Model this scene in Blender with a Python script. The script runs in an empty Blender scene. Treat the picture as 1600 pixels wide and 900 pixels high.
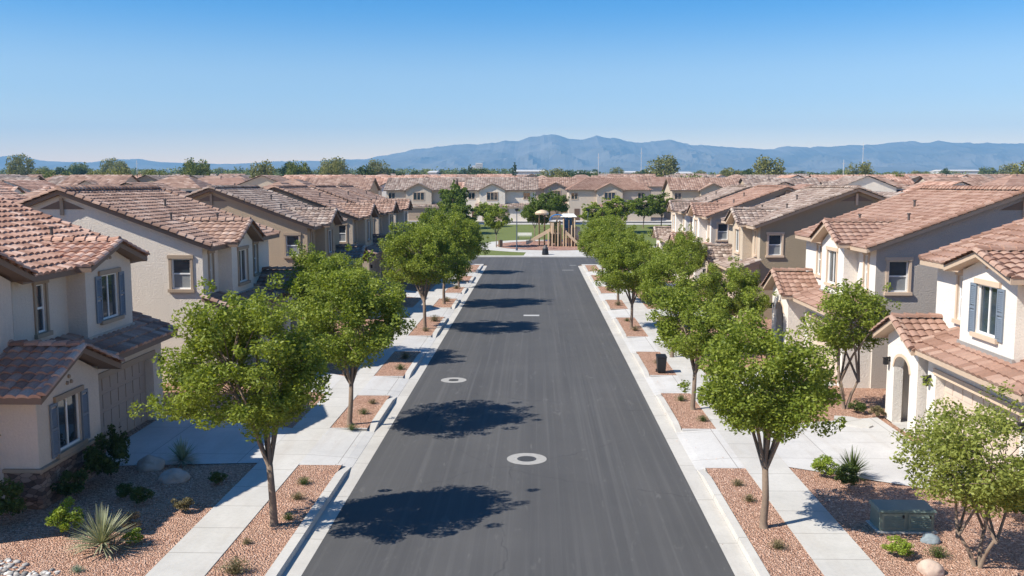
import bpy, math, random
import numpy as np
from mathutils import Vector, noise
R = math.radians
random.seed(7); rng = np.random.default_rng(7)
scene = bpy.context.scene
col = scene.collection

# ------------------------------------------------------------------ camera, sky, sun
cam_d = bpy.data.cameras.new('camera'); cam = bpy.data.objects.new('camera', cam_d); col.objects.link(cam)
cam.location = (0, 0, 8.5); cam.rotation_euler = (R(90 - 6.41), 0, R(1.49))
cam_d.sensor_width = 36; cam_d.lens = 32.6; cam_d.clip_start = 0.1; cam_d.clip_end = 60000
scene.camera = cam
SUN_EL, SUN_AZ = 45.0, 22.0           # azimuth: degrees from -X towards -Y (behind the camera, left)
sdir = Vector((-math.cos(R(SUN_EL)) * math.cos(R(SUN_AZ)), -math.cos(R(SUN_EL)) * math.sin(R(SUN_AZ)), math.sin(R(SUN_EL))))
w = bpy.data.worlds.new('World'); scene.world = w; w.use_nodes = True
nt = w.node_tree; nt.nodes.clear()
sky = nt.nodes.new('ShaderNodeTexSky'); sky.sky_type = 'NISHITA'; sky.sun_disc = False
sky.sun_elevation = R(SUN_EL); sky.sun_rotation = math.atan2(sdir.x, sdir.y)
sky.altitude = 600; sky.air_density = 1.0; sky.dust_density = 0.15; sky.ozone_density = 3.0
hs = nt.nodes.new('ShaderNodeHueSaturation'); hs.inputs['Saturation'].default_value = 1.18
bg = nt.nodes.new('ShaderNodeBackground'); bg.inputs['Strength'].default_value = 0.089
wo = nt.nodes.new('ShaderNodeOutputWorld')
tint = nt.nodes.new('ShaderNodeMix'); tint.data_type = 'RGBA'; tint.blend_type = 'MULTIPLY'; tint.inputs['Factor'].default_value = 1.0
# clear desert air: deeper blue overhead, paler towards the horizon than the default sky
tc = nt.nodes.new('ShaderNodeTexCoord'); sx_ = nt.nodes.new('ShaderNodeSeparateXYZ'); nt.links.new(tc.outputs['Generated'], sx_.inputs[0])
rp = nt.nodes.new('ShaderNodeValToRGB'); rp.color_ramp.interpolation = 'EASE'; nt.links.new(sx_.outputs[2], rp.inputs[0])
SKY_STOPS = [(0.0, (2.5, 1.55, 1.0)), (0.10, (1.32, 1.13, 1.06)), (0.20, (0.30, 0.80, 1.08)), (0.6, (0.30, 0.78, 1.08))]
while len(rp.color_ramp.elements) < len(SKY_STOPS): rp.color_ramp.elements.new(0.5)
for e_, (p_, c_) in zip(rp.color_ramp.elements, SKY_STOPS): e_.position = p_; e_.color = (*c_, 1)
nt.links.new(rp.outputs[0], tint.inputs[7])
nt.links.new(sky.outputs[0], hs.inputs['Color']); nt.links.new(hs.outputs[0], tint.inputs[6]); nt.links.new(tint.outputs[2], bg.inputs[0]); nt.links.new(bg.outputs[0], wo.inputs[0])
sl = bpy.data.lights.new('sun', 'SUN'); sl.energy = 5.0; sl.angle = R(0.5); sl.color = (1.0, 0.95, 0.86)
so = bpy.data.objects.new('sun', sl); col.objects.link(so); so.location = (-40, -20, 60)
so.rotation_euler = (-sdir).to_track_quat('-Z', 'Y').to_euler()
scene.view_settings.view_transform = 'Standard'; scene.view_settings.look = 'None'
scene.view_settings.gamma = 1; scene.view_settings.exposure = 0.66; scene.view_settings.use_curve_mapping = False
scene.cycles.use_denoising = True; scene.cycles.max_bounces = 6; scene.cycles.volume_bounces = 0
scene.cycles.transparent_max_bounces = 6; scene.cycles.diffuse_bounces = 3; scene.cycles.glossy_bounces = 2

# ------------------------------------------------------------------ materials
def new_mat(name):
    m = bpy.data.materials.new(name); m.use_nodes = True
    t = m.node_tree; b = t.nodes['Principled BSDF']
    return m, t, b
def N(t, kind, **k):
    n = t.nodes.new(kind)
    for a, v in k.items():
        if a in n.inputs: n.inputs[a].default_value = v
        else: setattr(n, a, v)
    return n
def ramp(t, src, stops, interp='LINEAR'):
    r = t.nodes.new('ShaderNodeValToRGB'); r.color_ramp.interpolation = interp
    el = r.color_ramp.elements
    while len(el) < len(stops): el.new(0.5)
    for e, (p, c) in zip(el, stops):
        e.position = p; e.color = (*c, 1) if len(c) == 3 else c
    t.links.new(src, r.inputs[0]); return r
def mixc(t, fac, a, b, mode='MIX'):
    n = t.nodes.new('ShaderNodeMix'); n.data_type = 'RGBA'; n.blend_type = mode
    for s, v in ((n.inputs['Factor'], fac), (n.inputs[6], a), (n.inputs[7], b)):
        if isinstance(v, bpy.types.NodeSocket): t.links.new(v, s)
        elif isinstance(v, (tuple, list)): s.default_value = (*v, 1) if len(v) == 3 else v
        else: s.default_value = v
    return n.outputs[2]
def math_(t, op, a, b=None):
    n = t.nodes.new('ShaderNodeMath'); n.operation = op
    for s, v in zip(n.inputs, (a, b)):
        if v is None: continue
        if isinstance(v, bpy.types.NodeSocket): t.links.new(v, s)
        else: s.default_value = v
    return n.outputs[0]
def coords(t, scale=(1, 1, 1), kind='Object'):
    c = t.nodes.new('ShaderNodeTexCoord'); mp = t.nodes.new('ShaderNodeMapping'); mp.inputs['Scale'].default_value = scale
    t.links.new(c.outputs[kind], mp.inputs[0]); return mp.outputs[0]
def noise_(t, vec, scale, detail=4, rough=0.55, dist=0.0):
    n = N(t, 'ShaderNodeTexNoise', Scale=scale, Detail=detail, Roughness=rough, Distortion=dist); t.links.new(vec, n.inputs['Vector']); return n.outputs[0]
def bump(t, b, h, strength=0.3, dist=0.02):
    n = N(t, 'ShaderNodeBump', Strength=strength, Distance=dist); t.links.new(h, n.inputs['Height']); t.links.new(n.outputs[0], b.inputs['Normal'])
def island(t):
    return t.nodes.new('ShaderNodeNewGeometry').outputs['Random Per Island']
def hexmul(c, k): return tuple(min(1, x * k) for x in c)

def stucco(name, c, dirt=0.86):
    m, t, b = new_mat(name); v = coords(t)
    big = noise_(t, v, 0.7, 5, 0.6); fine = noise_(t, v, 16, 6, 0.7)
    c1 = mixc(t, ramp(t, big, [(0.35, (0, 0, 0)), (0.7, (1, 1, 1))]).outputs[0], hexmul(c, dirt), c)
    c2 = mixc(t, ramp(t, fine, [(0.35, (0, 0, 0)), (0.65, (1, 1, 1))]).outputs[0], hexmul(c, 0.82), c)
    col_ = mixc(t, 0.5, c1, c2)
    sv = coords(t, (3.0, 3.0, 0.25)); st = noise_(t, sv, 1.6, 5, 0.6)
    col_ = mixc(t, ramp(t, st, [(0.5, (0, 0, 0)), (0.8, (0.22, 0.22, 0.22))]).outputs[0], col_, hexmul(c, 0.7))
    t.links.new(col_, b.inputs['Base Color']); b.inputs['Roughness'].default_value = 0.93
    b.inputs['Specular IOR Level'].default_value = 0.2
    bump(t, b, fine, 0.8, 0.04); return m
def tile_mat(name, stops):
    m, t, b = new_mat(name); i = island(t); v = coords(t)
    r = ramp(t, i, stops)
    n1 = noise_(t, v, 14, 5, 0.6); n2 = noise_(t, v, 0.6, 4, 0.6)
    c = mixc(t, 0.3, r.outputs[0], ramp(t, n1, [(0.3, (0.2, 0.16, 0.13)), (0.7, (0.62, 0.52, 0.46))]).outputs[0], 'OVERLAY')
    c = mixc(t, ramp(t, n2, [(0.42, (0, 0, 0)), (0.7, (0.3, 0.3, 0.3))]).outputs[0], c, (0.30, 0.20, 0.16))
    t.links.new(c, b.inputs['Base Color']); b.inputs['Roughness'].default_value = 0.85
    b.inputs['Specular IOR Level'].default_value = 0.3
    bump(t, b, n1, 0.25, 0.01); return m
def plain(name, c, rough=0.7, metal=0.0, var=0.12, scale=6, bmp=0.1):
    m, t, b = new_mat(name); v = coords(t); n = noise_(t, v, scale, 5, 0.6)
    t.links.new(mixc(t, n, hexmul(c, 1 - var), hexmul(c, 1 + var)), b.inputs['Base Color'])
    b.inputs['Roughness'].default_value = rough; b.inputs['Metallic'].default_value = metal
    if bmp: bump(t, b, n, bmp, 0.01)
    return m
def leaf_mat(name, a, bcol, ccol, trans=0.35):
    m, t, b = new_mat(name); i = island(t)
    n = noise_(t, coords(t), 1.1, 3, 0.5)
    r = ramp(t, i, [(0.0, a), (0.55, bcol), (1.0, ccol)])
    c = mixc(t, ramp(t, n, [(0.35, (0, 0, 0)), (0.7, (0.6, 0.6, 0.6))]).outputs[0], r.outputs[0], ccol)
    t.links.new(c, b.inputs['Base Color']); b.inputs['Roughness'].default_value = 0.55
    b.inputs['Specular IOR Level'].default_value = 0.35
    tr = t.nodes.new('ShaderNodeBsdfTranslucent'); t.links.new(mixc(t, 1.0, c, (1.0, 1.0, 0.5), 'MULTIPLY'), tr.inputs[0])
    ms = t.nodes.new('ShaderNodeMixShader'); ms.inputs[0].default_value = trans
    out = t.nodes['Material Output']
    t.links.new(b.outputs[0], ms.inputs[1]); t.links.new(tr.outputs[0], ms.inputs[2]); t.links.new(ms.outputs[0], out.inputs[0])
    return m

M = {}
M['cream'] = stucco('stucco_cream', (0.72, 0.62, 0.52))
M['white'] = stucco('stucco_white', (0.82, 0.76, 0.68))
M['greige'] = stucco('stucco_greige', (0.80, 0.71, 0.60))
M['tan'] = stucco('stucco_tan', (0.47, 0.36, 0.25))
M['tan2'] = stucco('stucco_light_tan', (0.56, 0.46, 0.35))
M['beige'] = stucco('stucco_beige', (0.60, 0.50, 0.40))
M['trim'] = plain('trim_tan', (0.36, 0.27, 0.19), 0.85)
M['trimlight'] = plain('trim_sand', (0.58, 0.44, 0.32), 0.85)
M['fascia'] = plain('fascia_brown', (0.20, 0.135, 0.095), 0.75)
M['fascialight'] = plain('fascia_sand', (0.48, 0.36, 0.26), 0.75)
M['vinyl'] = plain('window_vinyl', (0.78, 0.77, 0.74), 0.4, var=0.04)
M['shutter'] = plain('shutter_blue_grey', (0.17, 0.205, 0.25), 0.6)
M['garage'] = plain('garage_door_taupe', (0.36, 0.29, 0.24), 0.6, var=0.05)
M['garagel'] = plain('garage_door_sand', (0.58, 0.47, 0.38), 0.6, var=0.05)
M['door'] = plain('door_brown', (0.12, 0.07, 0.045), 0.5)
M['black'] = plain('black_metal', (0.02, 0.02, 0.022), 0.45, 0.4)
M['vent'] = plain('roof_vent_metal', (0.10, 0.085, 0.08), 0.6, 0.3)
M['wood'] = plain('gate_wood', (0.22, 0.13, 0.08), 0.8)
M['flash'] = plain('roof_flashing', (0.45, 0.44, 0.42), 0.45, 0.5)
T1 = [(0.0, (0.291, 0.159, 0.110)), (0.35, (0.446, 0.265, 0.193)), (0.7, (0.543, 0.350, 0.264)), (1.0, (0.640, 0.477, 0.385))]
T2 = [(0.0, (0.213, 0.133, 0.099)), (0.4, (0.349, 0.228, 0.171)), (0.75, (0.417, 0.286, 0.220)), (1.0, (0.524, 0.403, 0.330))]
T3 = [(0.0, (0.175, 0.133, 0.110)), (0.4, (0.301, 0.233, 0.193)), (0.75, (0.369, 0.302, 0.259)), (1.0, (0.504, 0.445, 0.385))]
T4 = [(0.0, (0.262, 0.154, 0.110)), (0.5, (0.349, 0.217, 0.165)), (1.0, (0.427, 0.297, 0.231))]
M['tileA'] = tile_mat('roof_tile_terracotta', T1); M['tileB'] = tile_mat('roof_tile_clay', T2)
M['tileC'] = tile_mat('roof_tile_greybrown', T3); M['tileD'] = tile_mat('roof_tile_smooth_clay', T4)

def glass_mat():
    m, t, b = new_mat('window_glass'); v = coords(t)
    n = noise_(t, v, 1.3, 2)
    t.links.new(ramp(t, n, [(0.35, (0.015, 0.022, 0.03)), (0.7, (0.05, 0.07, 0.085))]).outputs[0], b.inputs['Base Color'])
    b.inputs['Roughness'].default_value = 0.04; b.inputs['Specular IOR Level'].default_value = 0.9
    bump(t, b, noise_(t, v, 2.2, 2), 0.04, 0.05); return m
M['glass'] = glass_mat()
def blind_mat():
    m, t, b = new_mat('window_blind'); v = coords(t)
    wv = N(t, 'ShaderNodeTexWave', Scale=7.0, Distortion=0.0); wv.bands_direction = 'Z'; t.links.new(v, wv.inputs[0])
    t.links.new(mixc(t, wv.outputs[0], (0.16, 0.17, 0.18), (0.34, 0.35, 0.34)), b.inputs['Base Color'])
    b.inputs['Roughness'].default_value = 0.12; b.inputs['Specular IOR Level'].default_value = 0.8; return m
M['blind'] = blind_mat()
def stone_mat():
    m, t, b = new_mat('stone_veneer'); v = coords(t, (1, 1, 2.2))
    vo = N(t, 'ShaderNodeTexVoronoi', Scale=4.2, Randomness=0.8); t.links.new(v, vo.inputs['Vector'])
    ve = N(t, 'ShaderNodeTexVoronoi', Scale=4.2, Randomness=0.8); ve.feature = 'DISTANCE_TO_EDGE'; t.links.new(v, ve.inputs['Vector'])
    sep = t.nodes.new('ShaderNodeSeparateColor'); t.links.new(vo.outputs['Color'], sep.inputs[0])
    c = ramp(t, sep.outputs[0], [(0.0, (0.10, 0.065, 0.05)), (0.5, (0.24, 0.15, 0.11)), (1.0, (0.38, 0.27, 0.21))]).outputs[0]
    e = ramp(t, ve.outputs[0], [(0.0, (0.3, 0.3, 0.3)), (0.07, (1, 1, 1))]).outputs[0]
    t.links.new(mixc(t, 1.0, c, e, 'MULTIPLY'), b.inputs['Base Color']); b.inputs['Roughness'].default_value = 0.9
    bump(t, b, e, 0.8, 0.03); return m
M['stone'] = stone_mat()

def gravel_mat(name, dark, mid, light, tint=(0.45, 0.36, 0.30)):
    m, t, b = new_mat(name); v = coords(t)
    vo = N(t, 'ShaderNodeTexVoronoi', Scale=24.0); t.links.new(v, vo.inputs['Vector'])
    sep = t.nodes.new('ShaderNodeSeparateColor'); t.links.new(vo.outputs['Color'], sep.inputs[0])
    vo2 = N(t, 'ShaderNodeTexVoronoi', Scale=50.0); t.links.new(v, vo2.inputs['Vector'])
    sep2 = t.nodes.new('ShaderNodeSeparateColor'); t.links.new(vo2.outputs['Color'], sep2.inputs[0])
    s = math_(t, 'ADD', math_(t, 'MULTIPLY', sep.outputs[0], 0.6), math_(t, 'MULTIPLY', sep2.outputs[1], 0.4))
    c = ramp(t, s, [(0.12, dark), (0.5, mid), (0.9, light)]).outputs[0]
    n = noise_(t, v, 0.8, 5, 0.6)
    c = mixc(t, ramp(t, n, [(0.4, (0, 0, 0)), (0.75, (0.5, 0.5, 0.5))]).outputs[0], c, tint)
    t.links.new(c, b.inputs['Base Color']); b.inputs['Roughness'].default_value = 0.95; b.inputs['Specular IOR Level'].default_value = 0.15
    h = math_(t, 'ADD', vo.outputs['Distance'], math_(t, 'MULTIPLY', n, 1.5))
    bump(t, b, h, 1.0, 0.06); return m
M['gravel'] = gravel_mat('gravel_pink', (0.22, 0.105, 0.07), (0.49, 0.275, 0.185), (0.76, 0.52, 0.39), (0.42, 0.265, 0.185))
M['mulch'] = gravel_mat('playground_mulch', (0.24, 0.11, 0.08), (0.42, 0.22, 0.16), (0.52, 0.32, 0.24))

def concrete_mat(name, c, joint=1.3, jx=0.0):
    m, t, b = new_mat(name); v = coords(t)
    n1 = noise_(t, v, 0.5, 6, 0.65); n2 = noise_(t, v, 9, 5, 0.7); n3 = noise_(t, coords(t, (1, 0.12, 1)), 2.2, 5, 0.6)
    cc = mixc(t, ramp(t, n1, [(0.3, (0, 0, 0)), (0.7, (1, 1, 1))]).outputs[0], hexmul(c, 0.80), c)
    cc = mixc(t, ramp(t, n2, [(0.45, (0, 0, 0)), (0.8, (0.35, 0.35, 0.35))]).outputs[0], cc, hexmul(c, 0.62))
    cc = mixc(t, ramp(t, n3, [(0.5, (0, 0, 0)), (0.8, (0.35, 0.35, 0.35))]).outputs[0], cc, (0.36, 0.30, 0.24))
    if joint:
        sp = t.nodes.new('ShaderNodeSeparateXYZ'); t.links.new(v, sp.inputs[0])
        f = math_(t, 'FRACT', math_(t, 'DIVIDE', sp.outputs[1], joint))
        j = math_(t, 'LESS_THAN', f, 0.022 / joint)
        if jx:
            fx = math_(t, 'FRACT', math_(t, 'DIVIDE', sp.outputs[0], jx))
            j = math_(t, 'MAXIMUM', j, math_(t, 'LESS_THAN', fx, 0.022 / jx))
        cc = mixc(t, math_(t, 'MULTIPLY', j, 0.75), cc, (0.16, 0.14, 0.12))
    t.links.new(cc, b.inputs['Base Color']); b.inputs['Roughness'].default_value = 0.9; b.inputs['Specular IOR Level'].default_value = 0.25
    bump(t, b, n2, 0.15, 0.01); return m
M['walk'] = concrete_mat('concrete_walk', (0.55, 0.525, 0.48), 1.55)
M['drive'] = concrete_mat('concrete_drive', (0.57, 0.55, 0.52), 3.1, 3.0)
M['kerb'] = concrete_mat('concrete_kerb', (0.57, 0.54, 0.49), 3.05)
M['gutter'] = concrete_mat('concrete_gutter', (0.54, 0.51, 0.46), 3.05)

def asphalt_mat():
    m, t, b = new_mat('asphalt'); v = coords(t)
    g = noise_(t, v, 60, 4, 0.8); n1 = noise_(t, v, 0.22, 6, 0.6)
    lane = noise_(t, coords(t, (1, 0.016, 1)), 1.1, 3, 0.5)
    lane2 = noise_(t, coords(t, (1, 0.008, 1)), 5.5, 3, 0.6)
    c = mixc(t, ramp(t, n1, [(0.35, (0, 0, 0)), (0.7, (1, 1, 1))]).outputs[0], (0.060, 0.058, 0.057), (0.086, 0.082, 0.079))
    c = mixc(t, ramp(t, lane, [(0.38, (0, 0, 0)), (0.62, (1, 1, 1))]).outputs[0], mixc(t, 1.0, c, (0.70, 0.71, 0.74), 'MULTIPLY'), c)
    c = mixc(t, ramp(t, lane2, [(0.5, (0, 0, 0)), (0.7, (0.55, 0.55, 0.55))]).outputs[0], c, (0.125, 0.12, 0.115))
    c = mixc(t, ramp(t, g, [(0.3, (0, 0, 0)), (0.75, (0.65, 0.65, 0.65))]).outputs[0], mixc(t, 1.0, c, (0.8, 0.8, 0.8), 'MULTIPLY'), (0.15, 0.145, 0.14))
    # hair cracks and sealed seams
    vv = t.nodes.new('ShaderNodeVectorMath'); vv.operation = 'ADD'
    nn = N(t, 'ShaderNodeTexNoise', Scale=0.7, Detail=5.0); t.links.new(v, nn.inputs['Vector'])
    sc = t.nodes.new('ShaderNodeVectorMath'); sc.operation = 'SCALE'; sc.inputs['Scale'].default_value = 1.2
    t.links.new(nn.outputs['Color'], sc.inputs[0]); t.links.new(v, vv.inputs[0]); t.links.new(sc.outputs[0], vv.inputs[1])
    ve = N(t, 'ShaderNodeTexVoronoi', Scale=0.11); ve.feature = 'DISTANCE_TO_EDGE'; t.links.new(vv.outputs[0], ve.inputs['Vector'])
    cr = math_(t, 'LESS_THAN', ve.outputs['Distance'], 0.0019)
    msk = ramp(t, noise_(t, v, 0.35, 2), [(0.42, (0, 0, 0)), (0.5, (0.75, 0.75, 0.75))]).outputs[0]
    c = mixc(t, math_(t, 'MULTIPLY', math_(t, 'MULTIPLY', cr, msk), 0.5), c, (0.03, 0.03, 0.032))
    # pale scuffs
    sf = noise_(t, coords(t, (1, 0.25, 1)), 3.1, 6, 0.7, 1.0)
    c = mixc(t, ramp(t, sf, [(0.60, (0, 0, 0)), (0.74, (0.4, 0.4, 0.4))]).outputs[0], c, (0.22, 0.21, 0.195))
    t.links.new(c, b.inputs['Base Color']); b.inputs['Roughness'].default_value = 0.82; b.inputs['Specular IOR Level'].default_value = 0.3
    bump(t, b, g, 0.35, 0.008); return m
M['asphalt'] = asphalt_mat()
M['collar'] = plain('worn_collar', (0.33, 0.315, 0.29), 0.9, var=0.3, scale=7)
M['paint'] = plain('road_paint', (0.42, 0.41, 0.39), 0.7, var=0.3, scale=12)
M['iron'] = plain('manhole_iron', (0.10, 0.095, 0.09), 0.6, 0.5)
def grass_mat():
    m, t, b = new_mat('lawn_grass'); v = coords(t)
    n = noise_(t, v, 0.25, 6, 0.6); g = noise_(t, v, 6, 4, 0.7)
    c = mixc(t, n, (0.075, 0.105, 0.015), (0.13, 0.16, 0.028)); c = mixc(t, math_(t, 'MULTIPLY', g, 0.5), c, (0.19, 0.20, 0.055))
    t.links.new(c, b.inputs['Base Color']); b.inputs['Roughness'].default_value = 0.9; bump(t, b, g, 0.8, 0.1); return m
M['grass'] = grass_mat()
def ground_mat():
    m, t, b = new_mat('desert_ground'); v = coords(t)
    n = noise_(t, v, 0.02, 8, 0.65); n2 = noise_(t, v, 0.4, 6, 0.6)
    c = ramp(t, n, [(0.38, (0.10, 0.11, 0.06)), (0.5, (0.30, 0.22, 0.16)), (0.65, (0.40, 0.31, 0.24))]).outputs[0]
    c = mixc(t, math_(t, 'MULTIPLY', n2, 0.5), c, (0.24, 0.18, 0.13))
    t.links.new(c, b.inputs['Base Color']); b.inputs['Roughness'].default_value = 0.95; return m
M['ground'] = ground_mat()
def mountain_mat():
    m, t, b = new_mat('mountain_rock'); v = coords(t)
    n = noise_(t, v, 0.0016, 8, 0.65); n2 = noise_(t, v, 0.01, 8, 0.6)
    c = ramp(t, n, [(0.35, (0.13, 0.115, 0.09)), (0.55, (0.21, 0.18, 0.145)), (0.75, (0.29, 0.25, 0.21))]).outputs[0]
    t.links.new(mixc(t, math_(t, 'MULTIPLY', n2, 0.5), c, (0.10, 0.09, 0.065)), b.inputs['Base Color'])
    b.inputs['Roughness'].default_value = 0.95; b.inputs['Specular IOR Level'].default_value = 0.1; return m
M['mountain'] = mountain_mat()
M['leaf'] = leaf_mat('ash_leaves', (0.095, 0.145, 0.018), (0.205, 0.265, 0.03), (0.36, 0.41, 0.07), 0.45)
M['leaf2'] = leaf_mat('light_leaves', (0.13, 0.165, 0.03), (0.25, 0.29, 0.055), (0.40, 0.43, 0.11), 0.45)
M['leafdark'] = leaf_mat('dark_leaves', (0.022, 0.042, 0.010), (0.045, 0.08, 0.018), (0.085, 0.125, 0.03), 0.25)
M['leafmid'] = leaf_mat('park_leaves', (0.055, 0.095, 0.012), (0.11, 0.165, 0.022), (0.19, 0.24, 0.035), 0.35)
M['leaffar2'] = leaf_mat('far_wood_leaves', (0.06, 0.09, 0.02), (0.12, 0.16, 0.03), (0.22, 0.24, 0.06), 0.3)
M['shrublime'] = leaf_mat('lime_shrub_leaves', (0.12, 0.20, 0.015), (0.22, 0.31, 0.03), (0.36, 0.42, 0.06), 0.3)
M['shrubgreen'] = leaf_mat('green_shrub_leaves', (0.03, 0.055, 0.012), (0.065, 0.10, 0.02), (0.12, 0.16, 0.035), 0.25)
M['shrubdry'] = leaf_mat('dry_shrub_leaves', (0.07, 0.06, 0.03), (0.15, 0.13, 0.06), (0.26, 0.21, 0.10), 0.2)
M['shrubpink'] = leaf_mat('pink_shrub_leaves', (0.22, 0.13, 0.08), (0.38, 0.25, 0.16), (0.50, 0.40, 0.22), 0.2)
M['yucca'] = leaf_mat('yucca_blades', (0.14, 0.16, 0.08), (0.26, 0.28, 0.16), (0.42, 0.42, 0.27), 0.15)
M['bluegreen'] = leaf_mat('blue_grey_leaves', (0.12, 0.18, 0.13), (0.20, 0.28, 0.20), (0.30, 0.38, 0.28), 0.2)
M['bark'] = plain('bark', (0.20, 0.145, 0.105), 0.9, var=0.35, scale=14, bmp=0.6)
M['boulder'] = plain('boulder', (0.36, 0.33, 0.29), 0.9, var=0.35, scale=4, bmp=0.5)
M['boulderpink'] = plain('boulder_pink', (0.50, 0.38, 0.30), 0.9, var=0.3, scale=4, bmp=0.5)
M['boulderblue'] = plain('boulder_blue', (0.22, 0.26, 0.28), 0.9, var=0.3, scale=4, bmp=0.5)
M['cabinet'] = plain('cabinet_green', (0.17, 0.22, 0.19), 0.5, 0.1, var=0.18, scale=5)
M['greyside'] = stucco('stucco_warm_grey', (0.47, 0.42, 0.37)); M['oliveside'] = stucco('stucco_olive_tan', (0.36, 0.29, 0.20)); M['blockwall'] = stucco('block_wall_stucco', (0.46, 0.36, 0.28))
def pebble_mat():
    m, t, b = new_mat('pebbles'); r = ramp(t, island(t), [(0, (0.16, 0.15, 0.14)), (0.5, (0.42, 0.38, 0.34)), (1, (0.72, 0.69, 0.64))])
    t.links.new(r.outputs[0], b.inputs['Base Color']); b.inputs['Roughness'].default_value = 0.8; return m
M['pebble'] = pebble_mat()

# ------------------------------------------------------------------ mesh helpers
class MB:
    def __init__(s): s.v = []; s.f = []
    def add(s, vs, fs):
        b = len(s.v); s.v.extend(vs); s.f.extend([tuple(i + b for i in f) for f in fs])
    def quad(s, a, b, c, d): s.add([a, b, c, d], [(0, 1, 2, 3)])
    def poly(s, pts): s.add(list(pts), [tuple(range(len(pts)))])
    def prism8(s, p):      # p: 4 bottom + 4 top corners
        s.add(p, [(0, 3, 2, 1), (4, 5, 6, 7), (0, 1, 5, 4), (1, 2, 6, 5), (2, 3, 7, 6), (3, 0, 4, 7)])
    def box(s, x0, x1, y0, y1, z0, z1):
        s.prism8([(x0, y0, z0), (x1, y0, z0), (x1, y1, z0), (x0, y1, z0), (x0, y0, z1), (x1, y0, z1), (x1, y1, z1), (x0, y1, z1)])
    def tube(s, pts, rads, seg=8, cap=True):
        pts = [Vector(p) for p in pts]; base = len(s.v); n = len(pts)
        for i, p in enumerate(pts):
            d = (pts[min(i + 1, n - 1)] - pts[max(i - 1, 0)]).normalized()
            a = d.cross(Vector((0.3, 0.9, 0.1))).normalized()
            if a.length < 0.1: a = d.cross(Vector((1, 0, 0))).normalized()
            b = d.cross(a)
            for k in range(seg):
                th = 2 * math.pi * k / seg; q = p + (a * math.cos(th) + b * math.sin(th)) * rads[i]
                s.v.append(tuple(q))
        for i in range(n - 1):
            for k in range(seg):
                k2 = (k + 1) % seg
                s.f.append((base + i * seg + k, base + i * seg + k2, base + (i + 1) * seg + k2, base + (i + 1) * seg + k))
        if cap:
            s.f.append(tuple(base + k for k in range(seg))); s.f.append(tuple(base + (n - 1) * seg + k for k in range(seg)))
    def cyl(s, x, y, z0, z1, r, seg=16, r2=None):
        r2 = r if r2 is None else r2
        s.tube([(x, y, z0), (x, y, z1)], [r, r2], seg)
def mesh_from(name, mb, mat, smooth=False):
    me = bpy.data.meshes.new(name); me.from_pydata([tuple(v) for v in mb.v], [], mb.f)
    me.materials.append(mat)
    if smooth: me.polygons.foreach_set('use_smooth', [True] * len(me.polygons))
    me.update(); return me
def obj(name, mb, mat, parent=None, smooth=False, loc=None):
    me = mb if isinstance(mb, bpy.types.Mesh) else mesh_from(name, mb, mat, smooth)
    o = bpy.data.objects.new(name, me); col.objects.link(o)
    if parent is not None: o.parent = parent
    if loc is not None: o.location = loc
    return o
def tag(o, label, cat, group=None):
    o['label'] = label; o['category'] = cat
    if group: o['group'] = group
    return o
def thing(name, label, cat, loc=(0, 0, 0), group=None, rz=0):
    o = bpy.data.objects.new(name, None); col.objects.link(o); o.location = loc; o.rotation_euler = (0, 0, rz)
    o.empty_display_size = 0.3
    return tag(o, label, cat, group)
def struct(name, mb, mat, smooth=False):
    o = obj(name, mb, mat, None, smooth); o['kind'] = 'structure'; return o
def copy_tree(o, parent=None):
    c = o.copy(); col.objects.link(c)
    if parent is not None: c.parent = parent
    for ch in list(o.children): copy_tree(ch, c)
    return c
def recalc(o):
    import bmesh
    bm = bmesh.new(); bm.from_mesh(o.data); bmesh.ops.recalc_face_normals(bm, faces=bm.faces); bm.to_mesh(o.data); bm.free()

# ------------------------------------------------------------------ terrain
def zt(y):
    if y < 109: return 0.0
    if y < 166: return (y - 109) * 0.0326
    return 1.858 + (y - 166) * 0.0112
ys = [-60, 0, 60, 109, 125, 145, 166, 200, 260, 340, 450, 600, 800, 1100, 1500, 2100, 3000, 4500, 6500, 9000, 12000]
xs = [-9000, -6000, -4000, -2500, -1500, -900, -500, -300, -180, -100, -50, 0, 50, 100, 180, 300, 500, 900, 1500, 2500, 4000, 6000, 9000]
g = MB(); g.v = [(x, y, zt(y) - 0.03) for y in ys for x in xs]; nx = len(xs)
g.f = [(j * nx + i, j * nx + i + 1, (j + 1) * nx + i + 1, (j + 1) * nx + i) for j in range(len(ys) - 1) for i in range(nx - 1)]
struct('ground', g, M['ground'])

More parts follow.
